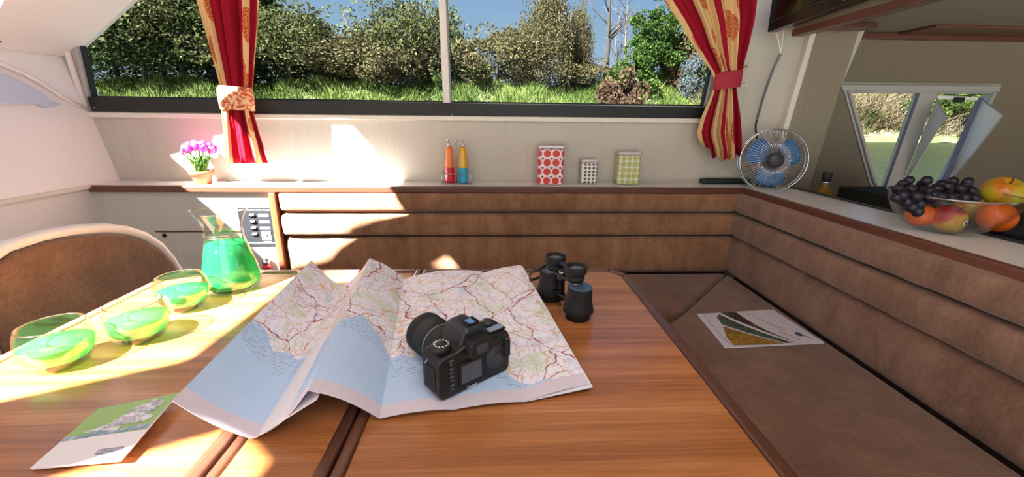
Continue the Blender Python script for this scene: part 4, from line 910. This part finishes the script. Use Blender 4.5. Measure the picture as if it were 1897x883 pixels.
# ================================================================ CURTAINS
def curtain_mat(name, stripes, seed):
    a = NM(name); uv = a.n('TexCoord').outputs['UV']; s = a.n('SeparateXYZ'); a.l(uv, s.inputs[0])
    r = a.n('ValToRGB'); r.color_ramp.interpolation = 'CONSTANT'; a.l(s.outputs[0], r.inputs[0]); el = r.color_ramp.elements
    cr_, sa = lin('9E1E30'), lin('E2BE8A')
    el[0].position = 0; el[0].color = (stripes[0][1],)*3+(1,); el[1].position = stripes[1][0]; el[1].color = (stripes[1][1],)*3+(1,)
    for p_, v_ in stripes[2:]: e = el.new(p_); e.color = (v_,)*3+(1,)
    mp = a.n('Mapping'); a.l(uv, mp.inputs[0]); mp.inputs['Scale'].default_value = (7, 5, 1); mp.inputs['Location'].default_value = (seed, seed*.7, 0)
    blob = a.n('TexVoronoi', feature='F1'); a.l(mp.outputs[0], blob.inputs['Vector']); blob.inputs['Scale'].default_value = 1.1
    fine = a.noise(mp.outputs[0], 26, 3, .7)
    fl = a.math('MULTIPLY', a.math('LESS_THAN', blob.outputs['Distance'], .42), a.math('GREATER_THAN', fine, .46))
    cream = a.mix(fl, sa, lin('C24A22')); crim = a.mix(a.math('MULTIPLY', a.math('GREATER_THAN', fine, .6), .3), cr_, lin('B02A34'))
    col = a.mix(r.outputs[0], crim, cream)
    d = a.n('BsdfDiffuse'); a.l(col, d.inputs[0]); tl = a.n('BsdfTranslucent'); a.l(col, tl.inputs[0]); m = a.n('MixShader'); m.inputs[0].default_value = .25
    a.l(d.outputs[0], m.inputs[1]); a.l(tl.outputs[0], m.inputs[2]); a.surf(m.outputs[0]); return a.m
def curtain(prof, y, mat, pleats, amp, label, hem=None, ph=0):
    "prof: rows (py, pxl, pxr) from top to bottom"
    b = B(); uvl = b.b.loops.layers.uv.new('UVMap'); N = 90; rows = []
    for k_, (py, xl, xr, am) in enumerate(prof):
        L_, R_ = at(xl, py, y=y), at(xr, py, y=y); row = []
        for i in range(N+1):
            s = i/N; p = L_.lerp(R_, s+.012*math.sin(s*2*PI*pleats*1+1)*(1 if 0 < i < N else 0)); wv = math.sin(s*2*PI*pleats+ph)+.35*math.sin(s*2*PI*pleats*2.3+1.3+ph)
            zz = 0
            if hem and k_ == len(prof)-1: zz = hem(s)
            row.append((b.b.verts.new(p+V(0, am*amp*wv, zz)), (s, k_/(len(prof)-1))))
        rows.append(row)
    for r0_, r1_ in zip(rows, rows[1:]):
        for i in range(N):
            q = (r0_[i], r0_[i+1], r1_[i+1], r1_[i]); f = b.b.faces.new([x[0] for x in q]); f.smooth = True
            for lp, x in zip(f.loops, q): lp[uvl].uv = x[1]
    o = link('curtain', b, mat); tag(o, label, 'curtain', 'tied curtains at the long window'); o.modifiers.new('s', 'SOLIDIFY').thickness = .0015; return o
def interp(keys, n=26):
    ys = [k_[0] for k_ in keys]; out = []
    for i in range(n):
        y = ys[0]+(ys[-1]-ys[0])*i/(n-1); out.append((y,)+tuple(float(np.interp(y, ys, [k_[j] for k_ in keys])) for j in (1, 2, 3)))
    return out
m1_ = curtain_mat('curtain_print_left', [(0, 1), (.24, 0), (.80, 1), (.85, 0), (.97, 1)], 0)
c1 = curtain(interp([(-60, 345, 482, 1), (0, 362, 478, 1), (60, 379, 475, 1), (110, 393, 471, .8), (158, 406, 468, .5), (180, 408, 467, .5), (205, 409, 468, .5), (240, 412, 478, .8), (275, 413, 489, 1), (302, 414, 497, 1)]), 1.635, m1_, 3.5, .016, 'crimson and cream patterned curtain tied back at the left of the long window')
m2_ = curtain_mat('curtain_print_right', [(0, 1), (.08, 0), (.30, 1), (.52, 0), (.60, 1), (.80, 0)], 3.1)
c2 = curtain(interp([(-60, 1200, 1400, 1), (0, 1234, 1398, 1), (40, 1262, 1393, 1), (80, 1285, 1384, 1), (115, 1308, 1376, .7), (138, 1324, 1372, .5), (160, 1324, 1362, .5), (180, 1318, 1364, .6), (215, 1303, 1368, .9), (250, 1293, 1370, 1), (285, 1310, 1370, 1)]), 1.635, m2_, 4.5, .014, 'crimson and amber patterned curtain tied back at the right of the long window', hem=lambda s: -.022*math.sin(s*PI)+.008*math.sin(s*23)+(.03*(1-s*4) if s < .25 else 0), ph=1)
def tie(par, px, py0, py1, pxl, pxr, mat, y=1.635, sk=0):
    b = B(); A_ = at(pxl, (py0+py1)/2, y=y); B__ = at(pxr, (py0+py1)/2+sk, y=y); c_ = (A_+B__)/2; rx = (B__-A_).length/2+.004; h_ = abs(at(px, py0, y=y).z-at(px, py1, y=y).z)/2
    for_r = []
    n = 32; rings = [[(c_.x+q*rx*math.cos(th), c_.y+q*.026*math.sin(th), c_.z+zz+(B__.z-A_.z)/2*math.cos(th)) for th in [2*PI*i/n for i in range(n)]] for q, zz in ((1, -h_), (1.03, -h_*.6), (1.04, 0), (1.03, h_*.6), (1, h_), (.95, h_), (.97, 0), (.95, -h_))]
    uvl = b.b.loops.layers.uv.new('UVMap'); b.loft(rings+[rings[0]], True, False)
    for f in b.b.faces:
        for lp in f.loops: lp[uvl].uv = (.1+lp.vert.co.x*3 % .12, lp.vert.co.z*3)
    return link('tie_band', b, mat, par)
a = NM('band_print'); n = a.noise(a.coord(), 90, 3, .7); c_ = a.mix(a.math('GREATER_THAN', n, .5), lin('E4BE94'), lin('C4522E')); a.pr(c_, .85); M_band = a.m
tie(c1, 435, 158, 202, 407, 467, M_band, sk=4)['label'] = 'cream and orange patterned tie band'
tie(c2, 1345, 135, 167, 1326, 1371, plain('crimson_band', '9A2034', .85, var=.15), sk=-6)['label'] = 'crimson tie band'
b = B(); q = at(1378, 128, y=1.66); b.tube([at(1368, 142, y=1.65), q, at(1384, 122, y=WY)], .004, 6); link('band_end', b, M_band, c2)
b = B(); b.tube([at(1364, 160, y=1.66), at(1382, 158, y=1.665), at(1384, 150, y=1.675), at(1374, 150, y=1.68)], .0022, 6); o = link('curtain_hook', b, M_whitepl); tag(o, 'small pale hook on the wall holding the right curtain band', 'hook')
# ================================================================ OUTSIDE
LEAF_DIM = .52     # sRGB factor: sunlit leaves are dark, a few percent albedo
def dim(c, k):
    c = [int(c[i:i+2], 16) for i in (0, 2, 4)]; g_ = sum(c)/3
    return ''.join('%02X' % int(max(0, min(255, (x*.9+g_*.1)*k))) for x in c)
def grassm(name, st, rough=.8):
    a = NM(name); at_ = a.n('Attribute', attribute_name='var'); st = [(p_, dim(c_, LEAF_DIM)) for p_, c_ in st]; a.pr(a.ramp(at_.outputs['Fac'], st), rough, 0, .1); 
    pr_ = [x for x in a.t.nodes if x.type == 'BSDF_PRINCIPLED'][0]; tl = a.n('BsdfTranslucent'); rp = [x for x in a.t.nodes if x.type == 'VALTORGB'][0]; a.l(rp.outputs[0], tl.inputs[0])
    m = a.n('MixShader'); m.inputs[0].default_value = .25; a.l(pr_.outputs[0], m.inputs[1]); a.l(tl.outputs[0], m.inputs[2]); a.surf(m.outputs[0]); return a.m
def from_np(name, verts, nper, var, mat, kind_quads=True):
    me = bpy.data.meshes.new(name); nf = len(verts)//nper
    me.vertices.add(len(verts)); me.vertices.foreach_set('co', verts.astype(np.float32).ravel())
    me.loops.add(nf*nper); me.loops.foreach_set('vertex_index', np.arange(nf*nper, dtype=np.int32))
    me.polygons.add(nf); me.polygons.foreach_set('loop_start', np.arange(0, nf*nper, nper, dtype=np.int32)); me.polygons.foreach_set('loop_total', np.full(nf, nper, dtype=np.int32))
    me.update(calc_edges=True); at_ = me.attributes.new('var', 'FLOAT', 'POINT'); at_.data.foreach_set('value', np.repeat(var, nper).astype(np.float32))
    me.materials.append(mat); return me
# river & bank
a = NM('river_water'); n = a.noise(a.coord(scale=(.5, 2.2, 1)), 3.0, 4, .6); bn = a.n('Bump'); a.l(n, bn.inputs['Height']); bn.inputs['Strength'].default_value = .25; bn.inputs['Distance'].default_value = .1
d = a.n('BsdfDiffuse'); a.l(a.mix(n, lin('10140D'), lin('181C12')), d.inputs[0]); g_ = a.n('BsdfGlossy'); g_.inputs['Roughness'].default_value = .12; g_.inputs[0].default_value = (.85, .88, .78, 1); a.l(bn.outputs[0], g_.inputs['Normal'])
m = a.n('MixShader'); m.inputs[0].default_value = .22; a.l(d.outputs[0], m.inputs[1]); a.l(g_.outputs[0], m.inputs[2]); a.surf(m.outputs[0]); M_wat = a.m
river = B(); river.face([(-120, 2.0, .2), (120, 2.0, .2), (120, 18.9, .2), (-120, 18.9, .2)]); river.face([(-120, -80, .2), (120, -80, .2), (120, -2.5, .2), (-120, -2.5, .2)])
struct('ground_river', river, M_wat, 'green-brown river water')
WZ = .2
def bank(x, y):
    t_ = max(0, min(1, (y-17.7)/2.9)); return WZ-.1+t_**.75*2.15+.12*math.sin(x*.9+y)+.08*math.sin(x*2.3-y*1.7)
b = B(); NX, NY = 110, 22; G_ = [[b.b.verts.new((-34+68*i/NX, 17.2+20*j/NY, bank(-34+68*i/NX, 17.2+20*j/NY))) for j in range(NY+1)] for i in range(NX+1)]
for i in range(NX):
    for j in range(NY): b.b.faces.new((G_[i][j], G_[i+1][j], G_[i+1][j+1], G_[i][j+1])).smooth = True
a = NM('bank_earth'); n = a.noise(a.coord(), 1.2, 5, .7); a.pr(a.ramp(n, [(.35, '262E16'), (.5, '3A4420'), (.62, '4A4232')]), .95, bump=n, bs=.6, bd=.15)
struct('ground_bank', b, a.m, 'grassy river bank')
rg = np.random.default_rng(5)
def blades(n, x0, x1, y0, y1, h0, h1, wd, lean, name, st, label, clump=0):
    x = rg.uniform(x0, x1, n); y = rg.uniform(y0, y1, n)
    z = np.array([bank(a_, b_) for a_, b_ in zip(x, y)])-.03; h = rg.uniform(h0, h1, n)*(.7+.5*np.sin(x*1.7+y)**2); th = rg.uniform(0, 2*PI, n)
    dx, dy = np.cos(th)*wd/2, np.sin(th)*wd/2; lx, ly = rg.normal(0, lean, n)*h, rg.normal(0, lean, n)*h
    v = np.stack([np.stack([x-dx, y-dy, z], 1), np.stack([x+dx, y+dy, z], 1), np.stack([x+lx+dx*.4, y+ly+dy*.4, z+h], 1)], 1).reshape(-1, 3)
    me = from_np(name, v, 3, rg.random(n)*.6+.4*(.5+.5*np.sin(x*.8+1.3*y)), grassm(name+'_mat', st)); o = bpy.data.objects.new(name, me); C.objects.link(o); tag(o, label, 'grass', kind='stuff')
blades(60000, -26, 16, 17.9, 23.0, .18, .45, .06, .4, 'bank_grass', [(0, '39511C'), (.35, '5F7F2C'), (.7, '86A342'), (1, 'A9BE62')], 'tall bright green grass covering the far river bank')
blades(9000, 9, 26, 17.8, 20.3, .4, .9, .06, .9, 'dead_reeds', [(0, '5A4A34'), (.4, '8A7652'), (.8, 'B8A680'), (1, 'D0C2A4')], 'pale dead reeds by the waterline seen through the galley window')
blades(9000, 10, 28, 20.3, 24.5, .2, .4, .06, .3, 'upper_bank_grass', [(0, '4F6E26'), (.5, '7C9C3C'), (1, 'A8C060')], 'short green grass on the upper bank seen through the galley window')
def crown(name, n, rx, ry, rz, clumps, leaf, st, droop=0, seed=1, shell=.75, flat=.0, top=.0):
    n = int(n*1.7); leaf *= .75; clumps = int(clumps*1.3)
    g = np.random.default_rng(seed); u = g.normal(size=(clumps, 3)); u /= np.linalg.norm(u, axis=1)[:, None]; u[:, 2] = np.abs(u[:, 2])*1.0-.35*g.random(clumps)
    cc = u*g.uniform(.45, .95, clumps)[:, None]*np.array([rx, ry, rz]); cr_ = g.uniform(.16, .34, clumps)*min(rx, rz)
    k_ = g.integers(0, clumps, n); d = g.normal(size=(n, 3)); d /= np.linalg.norm(d, axis=1)[:, None]; rr_ = g.uniform(shell, 1.0, n)**.6
    p = cc[k_]+d*rr_[:, None]*cr_[k_][:, None]*np.array([1.1, 1.1, .85])
    if droop: s = g.random(n)**1.3*droop; p[:, 2] -= s; p[:, :2] += d[:, :2]*.05
    p[:, 2] += rz*.35
    a1 = g.normal(size=(n, 3)); a1[:, 2] *= .6
    if droop: a1[:, 2] -= 1.2
    a1 /= np.linalg.norm(a1, axis=1)[:, None]; a2 = np.cross(a1, g.normal(size=(n, 3))); a2 /= np.linalg.norm(a2, axis=1)[:, None]
    l_ = leaf*g.uniform(.6, 1.4, n)[:, None]; w_ = l_*.5
    v = np.stack([p-a1*l_*.5, p+a2*w_*.5, p+a1*l_*.5, p-a2*w_*.5], 1).reshape(-1, 3)
    leafs = None; var = np.clip(.25+.5*g.random(n)+.35*(g.random(clumps)-.5)[k_], 0, 1)
    return from_np(name, v, 4, var, grassm(name+'_mat', st))
CR = dict(
 dark=crown('foliage', 12000, 1.9, 1.6, 2.2, 60, .13, [(0, '16220C'), (.5, '2F4418'), (.8, '4F6A26'), (1, '7C9440')], seed=1),
 olive=crown('foliage', 9000, 1.9, 1.5, 1.7, 55, .11, [(0, '2E3618'), (.45, '5A6432'), (.8, '868A4C'), (1, 'A8A468')], seed=2),
 ivy=crown('foliage', 13000, 1.3, 1.2, 2.3, 46, .13, [(0, '2C2A16'), (.4, '57502C'), (.75, '8A7E4C'), (1, 'ACA06C')], droop=2.3, seed=3),
 scrub=crown('foliage', 7000, 1.7, 1.3, 1.1, 40, .10, [(0, '33301C'), (.45, '665E38'), (.8, '8E8450'), (1, 'AEA272')], seed=4),
 green=crown('foliage', 10000, 1.1, 1.0, 2.4, 44, .12, [(0, '1E340E'), (.45, '3F661C'), (.8, '6C9430'), (1, '96B850')], seed=5),
 bush=crown('foliage', 5000, 1.1, .9, .8, 26, .10, [(0, '223610'), (.45, '46651E'), (.8, '769438'), (1, 'A2B45E')], seed=6),
 brown=crown('foliage', 2600, .8, .6, .6, 18, .11, [(0, '3E2E20'), (.45, '6A4C36'), (.8, '8A6A50'), (1, 'A88A6C')], seed=7),
 pale=crown('foliage', 2600, .8, .6, .9, 20, .09, [(0, '3A464C'), (.45, '5E6E76'), (.8, '84929A'), (1, 'A0ACAC')], seed=8))
M_bark = plain('bark', '1E1814', .95, var=.3, sc=8); M_barkl = plain('pale_bark', '3E362E', .95, var=.3, sc=8)
def branches(h, r, n, seed, spread=.35):
    g = random.Random(seed); b = B(); tr = [(0, 0, -.3), (.05*h*.2, 0, h*.35), (g.uniform(-.1, .1)*h*.5, 0, h*.7), (g.uniform(-.1, .1)*h*.5, 0, h)]
    b.tube(tr, [r, r*.75, r*.45, r*.12], 7)
    for i in range(n):
        z = h*g.uniform(.3, .92); q = (z/h); x0 = np.interp(z, [p[2] for p in tr], [p[0] for p in tr]); th = g.uniform(0, 2*PI); L_ = h*spread*(1.15-q)*g.uniform(.6, 1.2)
        p1 = V(x0, 0, z); p2 = p1+V(math.cos(th)*L_*.5, math.sin(th)*L_*.4, L_*.45); p3 = p2+V(math.cos(th+.4)*L_*.4, math.sin(th)*L_*.3, L_*.55)
        b.tube([p1, p2, p3], [r*.35*(1.2-q), r*.18, r*.05], 5)
        for k_ in range(2):
            th2 = th+g.uniform(-1, 1); p4 = p2+V(math.cos(th2)*L_*.35, math.sin(th2)*L_*.3, L_*g.uniform(.15, .5)); b.tube([p2, p4], [r*.12, r*.04], 4)
    return b
TRK = None
def tree(px, pyb, pyt, Y, kind, label, name='tree', cat='tree', wide=1.0, grp='trees and bushes on the far bank', trunk=True):
    top = at(px, pyt, y=Y); gz = bank(top.x, Y)-.1; h = top.z-gz
    t = thing(name, label, cat, (top.x, Y, gz), rnd.uniform(0, 6.28)*0, grp)
    me = CR[kind]; zs = [me.vertices[i_].co.z for i_ in range(0, len(me.vertices), 40)]; lo, hi = min(zs), max(zs)
    f_ = bpy.data.objects.new('foliage', me); C.objects.link(f_); f_.parent = t
    sc = h/(hi-lo)*(1.0 if not trunk else .93); sxy = sc*wide; f_.scale = (sxy*(1 if rnd.random() < .5 else -1), sxy, sc); f_.location = (0, 0, h-hi*sc); f_['kind'] = 'stuff'
    if trunk: b = branches(h*.85, .07+.012*h, 6, int(px)); link('trunk', b, M_bark, t)
    return t
T = [
 (165, 150, -80, 21.5, 'dark', 'dark dense tree at the far left edge of the long window', 1.0), (235, 150, -10, 20.5, 'dark', 'dark green tree second from the left edge of the window', 1.0),
 (300, 150, -70, 21.0, 'olive', 'mid-green tree between the left window edge and the left curtain', .9), (365, 150, -50, 21.8, 'dark', 'tall dark tree just left of the left curtain', 1.0),
 (440, 150, -60, 22.5, 'dark', 'tall tree mostly hidden behind the left curtain', .9), (520, 150, 2, 21.0, 'olive', 'olive-green tree right of the left curtain', 1.0),
 (575, 150, 30, 22.4, 'dark', 'dark tree leaning behind the olive-green tree', .8), (660, 150, 62, 20.8, 'scrub', 'low brownish scrub dome left of the window divider', 1.2),
 (610, 150, 70, 22.6, 'olive', 'shadowy thicket behind the brownish scrub dome', 1.2), (760, 150, -12, 21.6, 'olive', 'feathery olive tree just left of the window divider', .75),
 (715, 150, 45, 22.0, 'scrub', 'brown scrub at the foot of the feathery tree', 1.1), (850, 150, 92, 21.5, 'bush', 'low green bush right of the window divider', 1.1),
 (920, 150, 40, 21.2, 'scrub', 'thin brownish thicket right of the window divider', .9), (1020, 150, -40, 20.6, 'ivy', 'big tree draped in hanging brown-green ivy in mid right of the window', .85),
 (975, 150, 28, 21.8, 'ivy', 'smaller ivy-draped tree left of the big ivy-draped one', .7), (1075, 150, -5, 21.4, 'ivy', 'ivy-draped tree right beside the big ivy-draped one', .6),
 (1100, 150, 105, 21.2, 'scrub', 'low brown bushes under the bare trees', 1.2), (1222, 150, -30, 20.6, 'green', 'bright green leafy tree left of the right curtain', .95),
 (1178, 150, 98, 20.4, 'bush', 'low bush at the foot of the bright green tree', .9), (1330, 150, 20, 21.6, 'olive', 'olive tree half behind the right curtain', .9),
 (1285, 160, 100, 20.0, 'pale', 'pale blue-grey shrub beside the right curtain', .4), (1268, 150, 60, 20.8, 'brown', 'rust-brown shrub between green tree and right curtain', .35)]
for px, pb_, pt, Y, kd, lb_, wd in T: tree(px, pb_, pt, Y, kd, lb_, wide=wd)
tree(1160, 165, 128, 19.2, 'brown', 'low rust-brown leafy shrub on the grass below the bare trees', 'shrub', 'shrub', .6, trunk=False)
for px, lb_ in ((1700, 'bush left of the vent seen through the galley window'),): pass
for (x, Y, h, kd, lb_) in ((19.2, 18.6, 2.0, 'bush', 'leafy bush hanging over the water in the open galley vent, left one'), (21.2, 18.7, 2.4, 'bush', 'leafy bush hanging over the water in the open galley vent, right one'), (16.2, 18.5, .8, 'bush', 'small green clump among dead reeds seen through the galley window')):
    t = thing('bush', lb_, 'bush', (x, Y, bank(x, Y)-.2), 0, 'trees and bushes on the far bank'); me = CR[kd]; f_ = bpy.data.objects.new('foliage', me); C.objects.link(f_); f_.parent = t; s_ = h/1.6; f_.scale = (s_, s_, s_); f_.location = (0, 0, .45*s_); f_['kind'] = 'stuff'
for px, pt, Y, sd, lb_ in ((1135, -70, 21.6, 11, 'bare leafless tree with dark trunk right of the ivy-draped trees'), (1168, -60, 22.4, 12, 'thinner bare tree left of the bright green tree'), (1150, 10, 23.2, 14, 'small bare sapling between the two bare trees'), (845, 60, 22.8, 13, 'bare sapling in the gap right of the window divider'), (640, 20, 23.0, 15, 'bare sapling above the brownish scrub dome')):
    top = at(px, pt, y=Y); gz = bank(top.x, Y)-.1; h = top.z-gz; t = thing('bare_tree', lb_, 'tree', (top.x, Y, gz), 0, 'bare trees on the far bank'); link('trunk', branches(h, .04+.016*h if px < 1140 and px > 1100 else .07, 18, sd, .30), M_bark if px == 1135 else M_barkl, t)
b = B(); b.tube([at(1150, 132, y=19.3), at(1168, 138, y=19.3), at(1180, 148, y=19.3), at(1186, 160, y=19.3)], .045, 6); tag(link('curved_branch', b, M_barkl), 'pale curved dead branch in the grass beside the rust-brown shrub', 'branch')
# shrub backdrop further back (one thicket nobody could count)
g = np.random.default_rng(9); n = 26000; x = g.uniform(-30, 20, n); y = g.uniform(23.5, 27, n); z = 2.0+g.random(n)**1.4*(1.6+.5*np.sin(x*.7)+.4*np.sin(x*1.9))
a1 = g.normal(size=(n, 3)); a1 /= np.linalg.norm(a1, axis=1)[:, None]; a2 = np.cross(a1, g.normal(size=(n, 3))); a2 /= np.linalg.norm(a2, axis=1)[:, None]; p = np.stack([x, y, z], 1)
me = from_np('thicket', np.stack([p-a1*.09, p+a2*.06, p+a1*.09, p-a2*.06], 1).reshape(-1, 3), 4, g.random(n), grassm('thicket_mat', [(0, '1E2610'), (.5, '3C4820'), (1, '6A7440')])); o = bpy.data.objects.new('thicket', me); C.objects.link(o); tag(o, 'continuous dark thicket behind the bank trees', 'thicket', kind='stuff')
# under the boat: the floor hides the water
